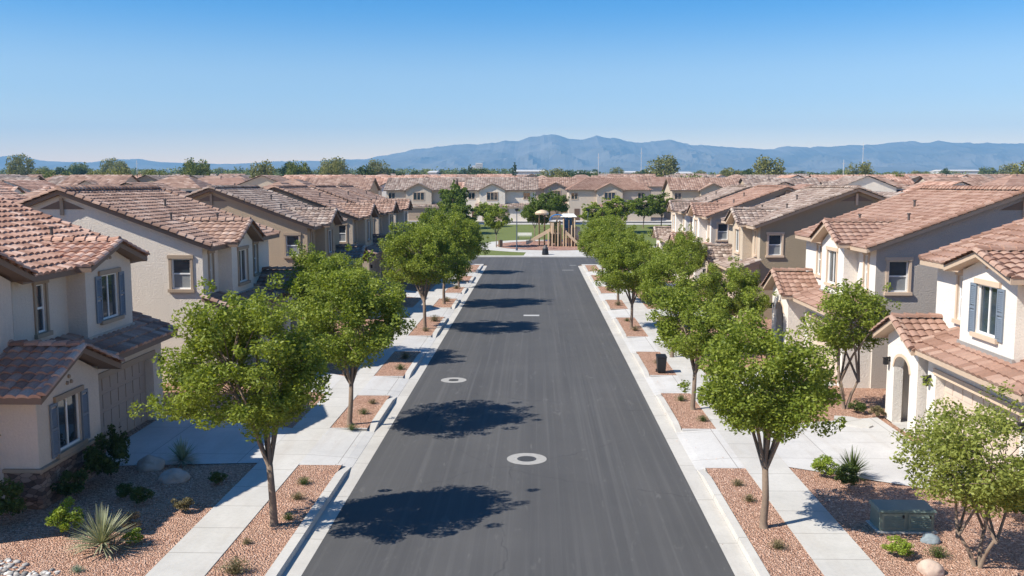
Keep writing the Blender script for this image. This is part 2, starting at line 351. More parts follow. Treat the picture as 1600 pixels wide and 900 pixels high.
SIL = [(-300, 252), (-150, 247), (0, 250), (35, 249), (60, 245), (75, 243), (92, 247), (115, 252), (150, 253), (185, 254), (215, 251), (255, 249), (285, 253), (330, 256), (400, 257),
       (455, 253), (520, 252), (590, 249), (615, 245), (640, 240), (670, 234), (700, 230), (745, 228), (770, 227), (800, 222), (830, 217), (860, 213), (880, 217), (900, 222),
       (922, 216), (945, 220), (965, 223), (985, 225), (1005, 224), (1025, 221), (1040, 224), (1060, 230), (1100, 230), (1130, 233), (1160, 235), (1200, 232), (1260, 232),
       (1300, 229), (1340, 227), (1410, 224), (1460, 227), (1510, 228), (1560, 224), (1600, 221), (1750, 226), (1900, 236)]
def sil(px):
    for (a, ya), (b, yb) in zip(SIL, SIL[1:]):
        if a <= px <= b:
            return ya + (yb - ya) * (px - a) / (b - a)
    return SIL[-1][1]
def mountains(name, Y0, hfun, depth, nxm=420, nym=46):
    mb = MB()
    px0, px1 = -250, 1850
    for j in range(nym):
        tt = j / (nym - 1); y = Y0 - depth * (1 - tt) if tt <= 1 else Y0
        for i in range(nxm):
            px = px0 + (px1 - px0) * i / (nxm - 1); x = (px - 837) / 1450 * Y0
            H = hfun(px) * (1 + 0.05 * noise.noise((px * 0.055, 2.2, 0)) + 0.03 * noise.noise((px * 0.16, 5.1, 0))); f = tt / 0.78 if tt < 0.78 else 1 - (tt - 0.78) / 0.22 * 0.6
            rid = 1 - abs(noise.noise((x * 0.0016, y * 0.0016, 3.1))) * 2
            rid2 = 1 - abs(noise.noise((x * 0.0045, y * 0.0045, 7.7))) * 2
            amp = (1 - abs(f * 2 - 1) ** 2) * 0.62 + 0.05
            k = max(0.0, f ** 1.35 + amp * (rid * 0.5 + rid2 * 0.42 - 0.35) * (0.15 + 0.85 * (1 - f)))
            edge = noise.noise((x * 0.006, 0.5, 1.3)) * 0.035
            z = zt(y) - 12 + (H + 12) * (k + edge * f)
            mb.v.append((x, y, z))
    mb.f = [(j * nxm + i, j * nxm + i + 1, (j + 1) * nxm + i + 1, (j + 1) * nxm + i) for j in range(nym - 1) for i in range(nxm - 1)]
    return struct(name, mb, M['mountain'], False)
YM = 8600
mountains('hills', YM, lambda px: (287 - sil(px)) / 1450 * (YM * 0.97) + 8.5 - zt(YM * 0.97), 2600)
def lowhill(px):
    k = 0.5 + 0.5 * noise.noise((px * 0.006, 4.2, 0)) + 0.25 * noise.noise((px * 0.02, 1.2, 0))
    e = 0.25 + (0.75 if px > 1000 else 0.75 * max(0, (px - 600) / 400))
    return 70 * k * e
mountains('foothills', 6300, lowhill, 1300, 260, 24)

# ------------------------------------------------------------------ street
LE, RE = -5.10, 4.36           # asphalt edges
road = MB(); 
road.quad((LE, -6, 0), (RE, -6, 0), (RE, 98.5, 0), (LE, 98.5, 0))
road.quad((-70, 98.5, 0), (70, 98.5, 0), (70, 107.6, 0), (-70, 107.6, 0))
# rounded corners of the junction
for sx, ex in ((-1, LE), (1, RE)):
    r = 2.2; cx, cy = ex + sx * r, 98.5 - r
    arc = [(cx - sx * r * math.cos(a), cy + r * math.sin(a), 0) for a in [i * math.pi / 16 for i in range(9)]]
    road.poly([(ex, cy, 0.0)] + arc[1:] + [(ex, 98.5, 0.0)])
struct('road', road, M['asphalt'])

GAPS_L = [(27.0, 31.0), (36.2, 39.7), (46.0, 50.6), (58.2, 62.4), (67.6, 71.0), (75.2, 78.8), (84.5, 88.3)]
GAPS_R = [(27.0, 31.2), (36.9, 40.2), (46.2, 50.6), (58.2, 62.0), (67.2, 71.0), (76.0, 80.0), (85.5, 89.0)]
YEND = 96.2
def beds(gaps):
    out = []; y = 2.0
    for a, b in gaps: out.append((y, a)); y = b
    out.append((y, YEND)); return out
gut = MB(); kerb = MB(); walk = MB(); drv = MB()
def side_x(s): # asphalt edge, gutter out, kerb back, strip out, walk out
    return (LE, -5.52, -5.80, -7.10, -8.38) if s < 0 else (RE, 4.80, 5.04, 6.22, 7.52)
for s, gaps in ((-1, GAPS_L), (1, GAPS_R)):
    e, gx, kx, stx, wx = side_x(s)
    gut.quad((e, -6, 0.004), (gx, -6, 0.012), (gx, YEND, 0.012), (e, YEND, 0.004))
    walk.box(min(stx, wx), max(stx, wx), -6, YEND - 0.4, 0.02, 0.134)
    for a, b in beds(gaps):          # kerb runs with drooping ends
        n0, n1 = a + 1.0, b - 1.0
        prof = [(a, 0.03), (n0, 0.15), (n1, 0.15), (b, 0.03)]
        for (ya, ha), (yb, hb) in zip(prof, prof[1:]):
            x0, x1, xf = kx, gx, gx - s * -0.04
            kerb.prism8([(x0, ya, -0.02), (x1, ya, -0.02), (x1, yb, -0.02), (x0, yb, -0.02),
                         (x0, ya, ha), (x1 + s * 0.03, ya, ha), (x1 + s * 0.03, yb, hb), (x0, yb, hb)])
    for a, b in gaps:                # driveway apron, ramping up to the walk
        drv.prism8([(gx, a, -0.02), (kx, a, -0.02), (kx, b, -0.02), (gx, b, -0.02), (gx, a, 0.018), (kx, a, 0.05), (kx, b, 0.05), (gx, b, 0.018)])
        drv.prism8([(kx, a, -0.02), (stx, a, -0.02), (stx, b, -0.02), (kx, b, -0.02), (kx, a, 0.052), (stx, a, 0.136), (stx, b, 0.136), (kx, b, 0.052)])
struct('gutter', gut, M['gutter']); o = struct('kerb', kerb, M['kerb']); recalc(o); o = struct('sidewalk', walk, M['walk']); recalc(o)
# gravel strips + yards
gr = MB()
for s, gaps in ((-1, GAPS_L), (1, GAPS_R)):
    e, gx, kx, stx, wx = side_x(s)
    for a, b in beds(gaps):
        gr.quad((kx, a, 0.118), (stx, a, 0.118), (stx, b, 0.118), (kx, b, 0.118))
        # concrete end returns of the bed
        drv.box(min(kx, stx), max(kx, stx), a, a + 0.12, 0.0, 0.128); drv.box(min(kx, stx), max(kx, stx), b - 0.12, b, 0.0, 0.128)
    gr.quad((wx, -6, 0.118), (s * 34, -6, 0.118), (s * 34, YEND - 0.4, 0.118), (wx, YEND - 0.4, 0.118))
struct('gravel_beds', gr, M['gravel'])
crn = MB()                            # concrete corner aprons at the junction
for s in (-1, 1):
    e, gx, kx, stx, wx = side_x(s)
    crn.box(min(e, s * 30), max(e, s * 30), YEND - 0.4, 98.2, 0.0, 0.06) if False else None
    crn.box(min(gx, wx), max(gx, wx), YEND, 97.6, 0.0, 0.07)
    crn.box(min(wx, s * 60), max(wx, s * 60), YEND - 0.4, 97.9, 0.0, 0.12)
struct('corner_pavement', crn, M['walk'])

# markings and manholes
mk = MB()
for x0, x1, y0, y1 in ((-0.80, 0.22, 59.4, 60.0), (2.6, 3.7, 91.5, 91.75), (3.5, 4.2, 96.9, 97.15)):
    mk.quad((x0, y0, 0.004), (x1, y0, 0.004), (x1, y1, 0.004), (x0, y1, 0.004))
o = struct('road_markings', mk, M['paint'])
def manhole(x, y, r, ri, label):
    t = thing('manhole', label, 'manhole cover', (x, y, 0), 'manhole covers in the asphalt')
    c = MB(); n = 40
    c.v = [(r * math.cos(a), r * math.sin(a), 0.008) for a in [2 * math.pi * i / n for i in range(n)]] + [(ri * math.cos(a), ri * math.sin(a), 0.008) for a in [2 * math.pi * i / n for i in range(n)]]
    c.f = [(i, (i + 1) % n, n + (i + 1) % n, n + i) for i in range(n)]
    obj('collar', c, M['collar'], t)
    d = MB(); d.cyl(0, 0, -0.02, 0.006, ri - 0.01, 32)
    for a in range(-2, 3): d.box(-0.2, 0.2, a * 0.08 - 0.012, a * 0.08 + 0.012, 0.006, 0.012)
    obj('cover', d, M['iron'], t)
manhole(-0.27, 28.05, 0.62, 0.30, 'round iron manhole cover in pale concrete collar, the nearer and larger one')
manhole(-3.57, 39.6, 0.56, 0.22, 'smaller manhole cover in pale concrete ring, farther up on the left of the road')

# ------------------------------------------------------------------ house builder
Z0 = 0.10
def tiles(mb, A, B, C, tw=0.30, th=0.37, amp=0.045, lip=0.045, seg=4, lift=0.0):
    A, B, C = Vector(A), Vector(B), Vector(C); e = B - A; s = C - A; L = e.length; S = s.length
    n = e.cross(s).normalized()
    if n.z < 0: n = -n
    nu = max(1, round(L / tw)); ns = max(1, round(S / th)); e = e / nu; s = s / ns
    eu = e.normalized()
    for j in range(ns):
        off = 0
        for i in range(nu):
            p = A + e * i + s * j + n * (lift + random.uniform(-0.006, 0.006))
            tw_ = e * 1.0
            vs = []
            for row in range(3):
                for k in range(seg + 1):
                    f = k / seg; h = amp * math.sin(math.pi * f) ** 0.8 if amp else 0
                    if row == 0: q = p + tw_ * f + n * (h + lip) - s * 0.05
                    elif row == 1: q = p + tw_ * f + s * 1.0 + n * (h * 0.85 + 0.0)
                    else: q = p + tw_ * f + n * (h * 0.35 - 0.012) - s * 0.04
                    vs.append(tuple(q))
            m = seg + 1
            fs = [(k, k + 1, m + k + 1, m + k) for k in range(seg)] + [(2 * m + k, 2 * m + k + 1, k + 1, k) for k in range(seg)]
            mb.add(vs, fs)
def deck(mb, A, B, C, t0=0.0, t1=0.16):
    A, B, C = Vector(A), Vector(B), Vector(C); D = B + (C - A); n = Vector((0, 0, 1))
    mb.prism8([tuple(p - n * t1) for p in (A, B, D, C)] + [tuple(p - n * t0) for p in (A, B, D, C)])
def caps(mb, P0, P1, r=0.12, step=0.38, up=Vector((0, 0, 1))):
    P0, P1 = Vector(P0), Vector(P1); d = P1 - P0; n = max(1, round(d.length / step)); dd = d / n; u = dd.normalized()
    a = u.cross(up).normalized(); b = a.cross(u).normalized()
    if b.z < 0: b = -b
    for i in range(n):
        p = P0 + dd * i; q = p + dd * 1.08; vs = []
        for (c, rr, hh) in ((p, r * 1.12, 0.03), (q, r * 0.92, 0.0)):
            for k in range(6):
                th = math.pi * k / 5; vs.append(tuple(c + a * math.cos(th) * rr + b * (math.sin(th) * rr * 0.9 + hh - 0.02)))
        mb.add(vs, [(k, k + 1, 7 + k, 6 + k) for k in range(5)] + [(0, 1, 2, 3, 4, 5), (6, 7, 8, 9, 10, 11)])

class House:
    """local axes: u = along the street (away from the camera), o = outward to the street, z = up"""
    def __init__(s, side, xw, y0, W, label, wall, tile, trim='trim', fascia='fascia', amp=0.045, group='houses along the street', sidew=None):
        s.side = side; s.W = W; s.M = dict(wall=M[wall], tile=M[tile], trim=M[trim], fascia=M[fascia]); s.amp = amp
        s.root = thing('house', label, 'house', (side * xw, y0, Z0), group)
        s.body = MB(); s.back = 11.6; s.sidem = MB() if sidew else s.body; s.sidef = MB() if sidew else s.body; s.sidew = sidew; s.tw = 0.34 if amp >= 0.05 else 0.29; s.lip = 0.05 if amp >= 0.05 else 0.032
    def P(s, u, o, z): return (-s.side * o, u, z)
    def box(s, mb, u0, u1, o0, o1, z0, z1):
        P = s.P; mb.prism8([P(u0, o0, z0), P(u1, o0, z0), P(u1, o1, z0), P(u0, o1, z0), P(u0, o0, z1), P(u1, o0, z1), P(u1, o1, z1), P(u0, o1, z1)])
    def Q(s, face, c):
        if face == 'front': return lambda a, d, z: s.P(a, c + d, z)
        if face == 'near': return lambda a, d, z: s.P(c - d, a, z)
        return lambda a, d, z: s.P(c + d, a, z)
    def wall(s, mb, face, c, a0, a1, z0, z1, holes=(), rev=0.10):
        Q = s.Q(face, c)
        A = sorted({a0, a1, *[h[0] for h in holes], *[h[1] for h in holes]}); Zs = sorted({z0, z1, *[h[2] for h in holes], *[h[3] for h in holes]})
        for i in range(len(A) - 1):
            for j in range(len(Zs) - 1):
                ca, cz = (A[i] + A[i + 1]) / 2, (Zs[j] + Zs[j + 1]) / 2
                if any(h[0] < ca < h[1] and h[2] < cz < h[3] for h in holes): continue
                mb.quad(Q(A[i], 0, Zs[j]), Q(A[i + 1], 0, Zs[j]), Q(A[i + 1], 0, Zs[j + 1]), Q(A[i], 0, Zs[j + 1]))
        for h in holes:
            b0, b1, y0, y1 = h[:4]; r = h[4] if len(h) > 4 else rev
            mb.quad(Q(b0, 0, y0), Q(b0, -r, y0), Q(b0, -r, y1), Q(b0, 0, y1)); mb.quad(Q(b1, 0, y0), Q(b1, -r, y0), Q(b1, -r, y1), Q(b1, 0, y1))
            mb.quad(Q(b0, 0, y1), Q(b1, 0, y1), Q(b1, -r, y1), Q(b0, -r, y1)); mb.quad(Q(b0, 0, y0), Q(b1, 0, y0), Q(b1, -r, y0), Q(b0, -r, y0))
    def qbox(s, mb, Q, a0, a1, d0, d1, z0, z1):
        mb.prism8([Q(a0, d0, z0), Q(a1, d0, z0), Q(a1, d1, z0), Q(a0, d1, z0), Q(a0, d0, z1), Q(a1, d0, z1), Q(a1, d1, z1), Q(a0, d1, z1)])
    def window(s, face, c, a0, a1, z0, z1, kind='hung', shutters=False, surround=True, blind=False, rev=0.10):
        Q = s.Q(face, c); fr = MB(); b = s.qbox; t = 0.055; d0, d1 = -rev, -rev + 0.05
        b(fr, Q, a0, a0 + t, d0, d1, z0, z1); b(fr, Q, a1 - t, a1, d0, d1, z0, z1)
        b(fr, Q, a0 + t, a1 - t, d0, d1, z1 - t, z1); b(fr, Q, a0 + t, a1 - t, d0, d1, z0, z0 + t)
        zm, am = (z0 + z1) / 2, (a0 + a1) / 2
        if kind == 'hung': b(fr, Q, a0 + t, a1 - t, d0 + 0.004, d1 - 0.006, zm - 0.03, zm + 0.03)
        else: b(fr, Q, am - 0.03, am + 0.03, d0 + 0.004, d1 - 0.006, z0 + t, z1 - t)
        wo_ = obj('window', fr, M['vinyl'], s.root)
        p = MB()
        zsp = zm if blind else z0 + t
        if zsp < z1 - t: p.quad(Q(a0 + t, d0 + 0.015, zsp), Q(a1 - t, d0 + 0.015, zsp), Q(a1 - t, d0 + 0.015, z1 - t), Q(a0 + t, d0 + 0.015, z1 - t))
        obj('pane', p, M['glass'], wo_)
        if blind:
            p = MB(); p.quad(Q(a0 + t, d0 + 0.012, z0 + t), Q(a1 - t, d0 + 0.012, z0 + t), Q(a1 - t, d0 + 0.012, zm), Q(a0 + t, d0 + 0.012, zm))
            obj('pane', p, M['blind'], wo_)
        tr = MB(); tw = 0.11
        if surround:
            b(tr, Q, a0 - tw, a0 - 0.002, -0.02, 0.05, z0, z1); b(tr, Q, a1 + 0.002, a1 + tw, -0.02, 0.05, z0, z1)
        b(tr, Q, a0 - tw - 0.04, a1 + tw + 0.04, -0.02, 0.075, z1 + 0.002, z1 + 0.15)
        obj('lintel', tr, s.M['trim'], wo_)
        sl_ = MB(); b(sl_, Q, a0 - tw - 0.05, a1 + tw + 0.05, -0.02, 0.11, z0 - 0.13, z0 - 0.002); obj('sill', sl_, s.M['trim'], wo_)
        if shutters:
            for q0, q1 in ((a0 - 0.40, a0 - 0.02), (a1 + 0.02, a1 + 0.40)):
                sh = MB(); b(sh, Q, q0, q0 + 0.05, 0.01, 0.055, z0 - 0.05, z1 + 0.05 - 0.06); b(sh, Q, q1 - 0.05, q1, 0.01, 0.055, z0 - 0.05, z1 - 0.01)
                b(sh, Q, q0 + 0.05, q1 - 0.05, 0.01, 0.052, z0 - 0.05, z0 + 0.03); b(sh, Q, q0 + 0.05, q1 - 0.05, 0.01, 0.052, z1 - 0.09, z1 - 0.01)
                b(sh, Q, q0 + 0.05, q1 - 0.05, 0.01, 0.052, zm - 0.04, zm + 0.04)
                zz = z0 + 0.06
                while zz < z1 - 0.13:
                    if abs(zz + 0.02 - zm) > 0.07:
                        sh.prism8([Q(q0 + 0.05, 0.012, zz), Q(q1 - 0.05, 0.012, zz), Q(q1 - 0.05, 0.045, zz - 0.015), Q(q0 + 0.05, 0.045, zz - 0.015),
                                   Q(q0 + 0.05, 0.012, zz + 0.035), Q(q1 - 0.05, 0.012, zz + 0.035), Q(q1 - 0.05, 0.045, zz + 0.005), Q(q0 + 0.05, 0.045, zz + 0.005)])
                    zz += 0.055
                obj('shutter', sh, M['shutter'], wo_)
        return (a0, a1, z0, z1, rev)
    def roof_u(s, name, u0, u1, oe, ze, orr, zr, both=True, rake=True):
        """ridge (or top edge) runs along u"""
        P = s.P; t = MB(); d = MB(); c = MB()
        tiles(t, P(u0, oe, ze), P(u1, oe, ze), P(u0, orr, zr), amp=s.amp, tw=s.tw, th=s.tw * 1.2, lip=s.lip); deck(d, P(u0, oe, ze), P(u1, oe, ze), P(u0, orr, zr), 0.0, 0.17)
        ends = [(oe, ze)]
        if both:
            ob = orr - (oe - orr); tiles(t, P(u0, ob, ze), P(u1, ob, ze), P(u0, orr, zr), amp=s.amp)
            deck(d, P(u0, ob, ze), P(u1, ob, ze), P(u0, orr, zr), 0.0, 0.17); caps(c, P(u0, orr, zr + 0.05), P(u1, orr, zr + 0.05), 0.15); ends.append((ob, ze))
        if rake:
            for uu in (u0, u1):
                for (oo, zz) in ends: caps(c, P(uu, oo, zz + 0.05), P(uu, orr, zr + 0.05), 0.115)
        r = obj(name, t, s.M['tile'], s.root)
        obj('fascia', d, s.M['fascia'], r)
        if c.v: obj('ridge_cap', c, s.M['tile'], r)
        return r
    def roof_o(s, name, u0, u1, o_front, o_back, ze, zr):
        """gable facing the street: ridge runs along o, slopes fall to u0 and u1"""
        P = s.P; um = (u0 + u1) / 2; t = MB(); d = MB(); c = MB()
        for ue in (u0, u1):
            tiles(t, P(ue, o_front, ze), P(ue, o_back, ze), P(um, o_front, zr), amp=s.amp)
            deck(d, P(ue, o_front, ze), P(ue, o_back, ze), P(um, o_front, zr), 0.0, 0.17)
            caps(c, P(ue, o_front, ze + 0.05), P(um, o_front, zr + 0.05), 0.115)
        caps(c, P(um, o_front, zr + 0.05), P(um, o_back, zr + 0.05), 0.14)
        r = obj(name, t, s.M['tile'], s.root); obj('fascia', d, s.M['fascia'], r); obj('ridge_cap', c, s.M['tile'], r); return r
    def gable_vents(s, face, c, a, z):
        Q = s.Q(face, c)
        for da, dz in ((0, 0.16), (-0.11, 0), (0.11, 0)):
            m = MB(); p = Q(a + da, -0.01, z + dz); q = Q(a + da, 0.05, z + dz); m.tube([p, q], [0.06, 0.05], 10)
            obj('gable_vent', m, s.M['trim'], s.root)
    def lamp(s, face, c, a, z):
        Q = s.Q(face, c); m = MB(); s.qbox(m, Q, a - 0.05, a + 0.05, 0.0, 0.03, z - 0.05, z + 0.12); s.qbox(m, Q, a - 0.02, a + 0.02, 0.03, 0.14, z + 0.08, z + 0.11)
        s.qbox(m, Q, a - 0.07, a + 0.07, 0.08, 0.22, z - 0.16, z + 0.06); s.qbox(m, Q, a - 0.09, a + 0.09, 0.06, 0.24, z + 0.06, z + 0.085)
        obj('wall_lamp', m, M['black'], s.root)
    def garage(s, c, a0, a1, h, mat):
        Q = s.Q('front', c); m = MB(); rows, cols = 4, 8 if a1 - a0 > 3.5 else 4
        s.qbox(m, Q, a0, a1, -0.36, -0.30, 0.0, h)
        for r_ in range(rows):
            for k in range(cols):
                x0 = a0 + (a1 - a0) * k / cols + 0.06; x1 = a0 + (a1 - a0) * (k + 1) / cols - 0.06; y0 = h * r_ / rows + 0.07; y1 = h * (r_ + 1) / rows - 0.07
                s.qbox(m, Q, x0, x1, -0.30, -0.28, y0, y1)
            if r_: s.qbox(m, Q, a0, a1, -0.302, -0.293, h * r_ / rows - 0.012, h * r_ / rows + 0.012)
        g_ = obj('garage_door', m, M[mat], s.root)
        hd = MB(); s.qbox(hd, Q, (a0 + a1) / 2 - 0.08, (a0 + a1) / 2 + 0.08, -0.27, -0.25, 0.35, 0.38); obj('handle', hd, M['black'], g_)
        tr = MB(); s.qbox(tr, Q, a0 - 0.12, a1 + 0.12, -0.05, 0.05, h + 0.002, h + 0.2); obj('lintel', tr, s.M['trim'], g_)
        return (a0, a1, 0.0, h, 0.36)
    def arch(s, mb, face, c, a0, a1, zb, zs, zt_, ztop0, ztopm, thick=0.3, b0=None, b1=None):
        """wall from b0..b1 with an arched opening a0..a1, springing zs, crown zt_; top follows a gable ztop0 -> ztopm"""
        Q = s.Q(face, c); am = (b0 + b1) / 2; half = (b1 - b0) / 2
        top = lambda a: ztop0 + (ztopm - ztop0) * (1 - abs(a - am) / half)
        n = 14; A = [a0 + (a1 - a0) * i / n for i in range(n + 1)]
        cv = lambda a: zs + (zt_ - zs) * math.sqrt(max(0, 1 - ((a - (a0 + a1) / 2) / ((a1 - a0) / 2)) ** 2))
        for (x0, x1) in ((b0, a0), (a1, b1)):
            for dd in (0, -thick): mb.poly([Q(x0, dd, zb), Q(x1, dd, zb), Q(x1, dd, top(x1)), Q(x0, dd, top(x0))])
        for i in range(n):
            for dd in (0, -thick):
                pts = [Q(A[i], dd, cv(A[i])), Q(A[i + 1], dd, cv(A[i + 1])), Q(A[i + 1], dd, top(A[i + 1])), Q(A[i], dd, top(A[i]))]
                if A[i] < am < A[i + 1]: pts.insert(3, Q(am, dd, top(am)))
                mb.poly(pts)
            mb.quad(Q(A[i], 0, cv(A[i])), Q(A[i + 1], 0, cv(A[i + 1])), Q(A[i + 1], -thick, cv(A[i + 1])), Q(A[i], -thick, cv(A[i])))
        for x in (a0, a1): mb.quad(Q(x, 0, zb), Q(x, -thick, zb), Q(x, -thick, zs), Q(x, 0, zs))
        tr = MB(); w_ = 0.1
        for i in range(n):
            k0 = [Q(A[i], 0.03, cv(A[i])), Q(A[i + 1], 0.03, cv(A[i + 1]))]
            ex = lambda a: (a0 + a1) / 2 + (a - (a0 + a1) / 2) * (1 + w_ / ((a1 - a0) / 2)); ez = lambda a: zs + (cv(a) - zs) * (1 + w_ / max(0.2, zt_ - zs)) 
            o0, o1 = Q(ex(A[i]), 0.03, ez(A[i])), Q(ex(A[i + 1]), 0.03, ez(A[i + 1]))
            tr.quad(k0[0], k0[1], o1, o0); tr.quad(o0, o1, Q(ex(A[i + 1]), 0, ez(A[i + 1])), Q(ex(A[i]), 0, ez(A[i])))
            tr.quad(k0[0], k0[1], Q(A[i + 1], 0, cv(A[i + 1])), Q(A[i], 0, cv(A[i])))
        obj('arch_trim', tr, s.M['trim'], s.root)
    def main(s, near_win=True, zwin=(4.0, 5.45), front_wins=(), front_holes=(), side_wins=None, ext_eave=0.5):
        W = s.W; zr = lambda o: 5.98 - 0.37 * o      # roof surface
        B = s.back; hw = 5.75
        fh = []
        for (a0, a1, kind, sh) in front_wins: fh.append(s.window('front', 0, a0, a1, zwin[0], zwin[1], kind, sh))
        fh += list(front_holes)
        s.wall(s.body, 'front', 0, 0, W, 0, 5.9, fh)
        nh = []
        if near_win: nh.append(s.window('near', 0, -1.32, -0.52, 4.02, 5.3, 'hung', False, True, blind=True, rev=0.12))
        for wz in side_wins or (): nh.append(s.window('near', 0, *wz, 'hung'))
        s.wall(s.sidem, 'near', 0, -B, 0, 0, 5.75, nh); s.wall(s.sidef, 'far', W, -B, 0, 0, 5.75)
        bk = MB(); bk.quad(s.P(0, -B, 0), s.P(W, -B, 0), s.P(W, -B, 5.8), s.P(0, -B, 5.8)); obj('back_wall', bk, s.M['wall'], s.root)
        for uu, mm in ((0, s.sidem), (W, s.sidef)): mm.poly([s.P(uu, 0, 5.75), s.P(uu, 0, zr(0) - 0.12), s.P(uu, -B / 2, zr(-B / 2) - 0.12), s.P(uu, -B, zr(0) - 0.12), s.P(uu, -B, 5.75)])
        s.roof_u('roof', -0.30, W + 0.3, ext_eave, zr(ext_eave), -B / 2, zr(-B / 2))
        if near_win:
            m = MB(); zz = 7.35; zt_ = zr(-B / 2) - 0.42; d_ = (zt_ - zz) / 0.37
            m.prism8([s.P(-0.002, -B / 2 - d_, zz), s.P(-0.03, -B / 2 - d_, zz), s.P(-0.03, -B / 2 + d_, zz), s.P(-0.002, -B / 2 + d_, zz), s.P(-0.002, -B / 2 - .1, zt_), s.P(-0.03, -B / 2 - .1, zt_), s.P(-0.03, -B / 2 + .1, zt_), s.P(-0.002, -B / 2 + .1, zt_)])
            gl = obj('gable_louvre', m, M['fascia'], s.root); m = MB(); s.box(m, -0.09, -0.03, -B / 2 - .07, -B / 2 + .07, zz - .25, zt_ + .1); obj('post', m, s.M['trim'], gl)
            m = MB(); s.box(m, -0.12, -0.001, -3.3, -2.95, 1.2, 1.75); obj('meter_box', m, M['flash'], s.root)
        # plumbing vents on the slope towards the street
        for (fu, fo) in ((0.25, -2.2), (0.55, -3.6), (0.72, -1.7)):
            m = MB(); p = s.P(W * fu, fo, zr(fo)); m.cyl(p[0], p[1], p[2] - 0.05, p[2] + 0.3, 0.05, 8); m.cyl(p[0], p[1], p[2] + 0.3, p[2] + 0.36, 0.08, 8)
            obj('roof_vent', m, M['vent'], s.root)
    def bay(s, b0, b1, out=0.6, win='slide', shutters=True, ww=0.62, gz=6.9):
        um = (b0 + b1) / 2
        h = s.window('front', out, um - ww, um + ww, 3.98, 5.45, win, shutters, surround=not shutters)
        s.wall(s.body, 'front', out, b0, b1, 3.2, 5.75, [h])
        s.body.poly([s.P(b0, out, 5.75), s.P(b1, out, 5.75), s.P(um, out, 5.75 + (gz - 5.75) * 0.82)])
        for uu, f in ((b0, 'near'), (b1, 'far')): s.wall(s.body, f, uu, -0.1, out, 3.2, 5.80)
        s.roof_o('bay_roof', b0 - 0.42, b1 + 0.42, out + 0.42, -2.7, 5.86, gz)
        s.gable_vents('front', out, um, 5.98)
        fl = MB(); s.box(fl, b0 - 0.05, b1 + 0.05, out, out + 0.06, 3.46, 3.58); obj('flashing', fl, M['flash'], s.root)
    def garage_block(s, g0, g1, out=1.2, door=(0.5, 0.5), mat='garage', lamp=True):
        P = s.P; ze = 3.08; zt2 = ze + 0.37 * (out + 0.5)
        h = s.garage(out, g0 + door[0], g1 - door[1], 2.35, mat)
        s.wall(s.body, 'front', out, g0, g1, 0, 3.15, [h])
        for uu in (g0, g1): s.body.poly([P(uu, 0, 0), P(uu, out, 0), P(uu, out, ze + 0.12), P(uu, 0, zt2 - 0.12)])
        s.roof_u('garage_roof', g0 - 0.35, g1 + 0.3, out + 0.5, ze, 0.0, zt2, both=False)
        if lamp:
            s.lamp('front', out, g1 - 0.24, 2.15); s.lamp('front', out, g0 + 0.24, 2.15)
    def porch(s, p0, p1, out=1.55, gz=4.05, ze=3.05, back=0.0, deep=False):
        P = s.P; am = (p0 + p1) / 2; a0, a1 = am - 0.68, am + 0.68
        slope_wall = ze + 0.05
        s.arch(s.body, 'front', out, a0, a1, 0, 2.05, 2.5, slope_wall + 0.06, gz - 0.12, 0.32, p0, p1)
        for uu, f in ((p0, 'near'), (p1, 'far')): s.wall(s.body, f, uu, -0.3 if back == 0 else back, out, 0, slope_wall + 0.02)
        s.wall(s.body, 'near', p1 - 0.2, 0, out, 0, slope_wall)
        s.roof_o('porch_roof', p0 - 0.42, p1 + 0.42, out + 0.42, back, ze, gz)
        s.gable_vents('front', out, am, 3.12)
        dm = MB(); s.box(dm, am - 0.5, am + 0.5, 0.02, 0.08, 0.0, 2.2)
        for (x0, x1, y0, y1) in ((-0.36, -0.05, 0.2, 0.95), (0.05, 0.36, 0.2, 0.95), (-0.36, -0.05, 1.15, 1.95), (0.05, 0.36, 1.15, 1.95)): s.box(dm, am + x0, am + x1, 0.08, 0.1, y0, y1)
        d_ = obj('door', dm, M['door'], s.root); kn = MB(); s.box(kn, am + 0.40, am + 0.44, 0.08, 0.14, 1.0, 1.14); obj('handle', kn, M['black'], d_)
        s.lamp('front', out, p1 - 0.25 if s.side > 0 else p0 + 0.25, 2.2)
        st = MB(); s.box(st, p0, p1, 0, out, -0.05, 0.05); obj('step', st, M['walk'], s.root)
    def finish(s):
        o = obj('wall', s.body, s.M['wall'], s.root)
        if s.sidew: obj('side_wall', s.sidem, M[s.sidew], s.root); obj('side_wall', s.sidef, M[s.sidew], s.root)
        return s.root

def std_house(side, xw, y0, W, label, wall, tile, amp, garage_mat, trim='trim', fascia='fascia', shutters=True, b0=1.9, bw=3.2, pw=3.0, bout=0.6, gz=6.72, narrow=0.45, sidew=None):
    h = House(side, xw, y0, W, label, wall, tile, trim, fascia, amp, sidew=sidew)
    fw = [(b0 / 2 - narrow / 2, b0 / 2 + narrow / 2, 'hung', False)]
    if W - (b0 + bw) > 1.6:
        c = (b0 + bw + W) / 2; fw.append((c - 0.3, c + 0.3, 'hung', False))
    h.main(True, front_wins=fw)
    h.bay(b0, b0 + bw, bout, shutters=shutters, gz=gz)
    h.garage_block(0.05, b0 + bw + 0.25, mat=garage_mat)
    h.porch(W - pw + 0.3, W + 0.3)
    h.finish(); return h

# --- nearest house on the left: garage at the far side, stone-based front room at the near side
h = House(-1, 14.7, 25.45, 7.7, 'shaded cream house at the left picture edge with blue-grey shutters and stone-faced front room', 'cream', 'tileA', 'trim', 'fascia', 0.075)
h.main(False, front_wins=[(1.2, 1.75, 'hung', False)])
h.bay(3.05, 6.3, 0.6, shutters=True, gz=6.5)
h.garage_block(1.1, 7.3, 1.15, (1.0, 0.75), 'garage')
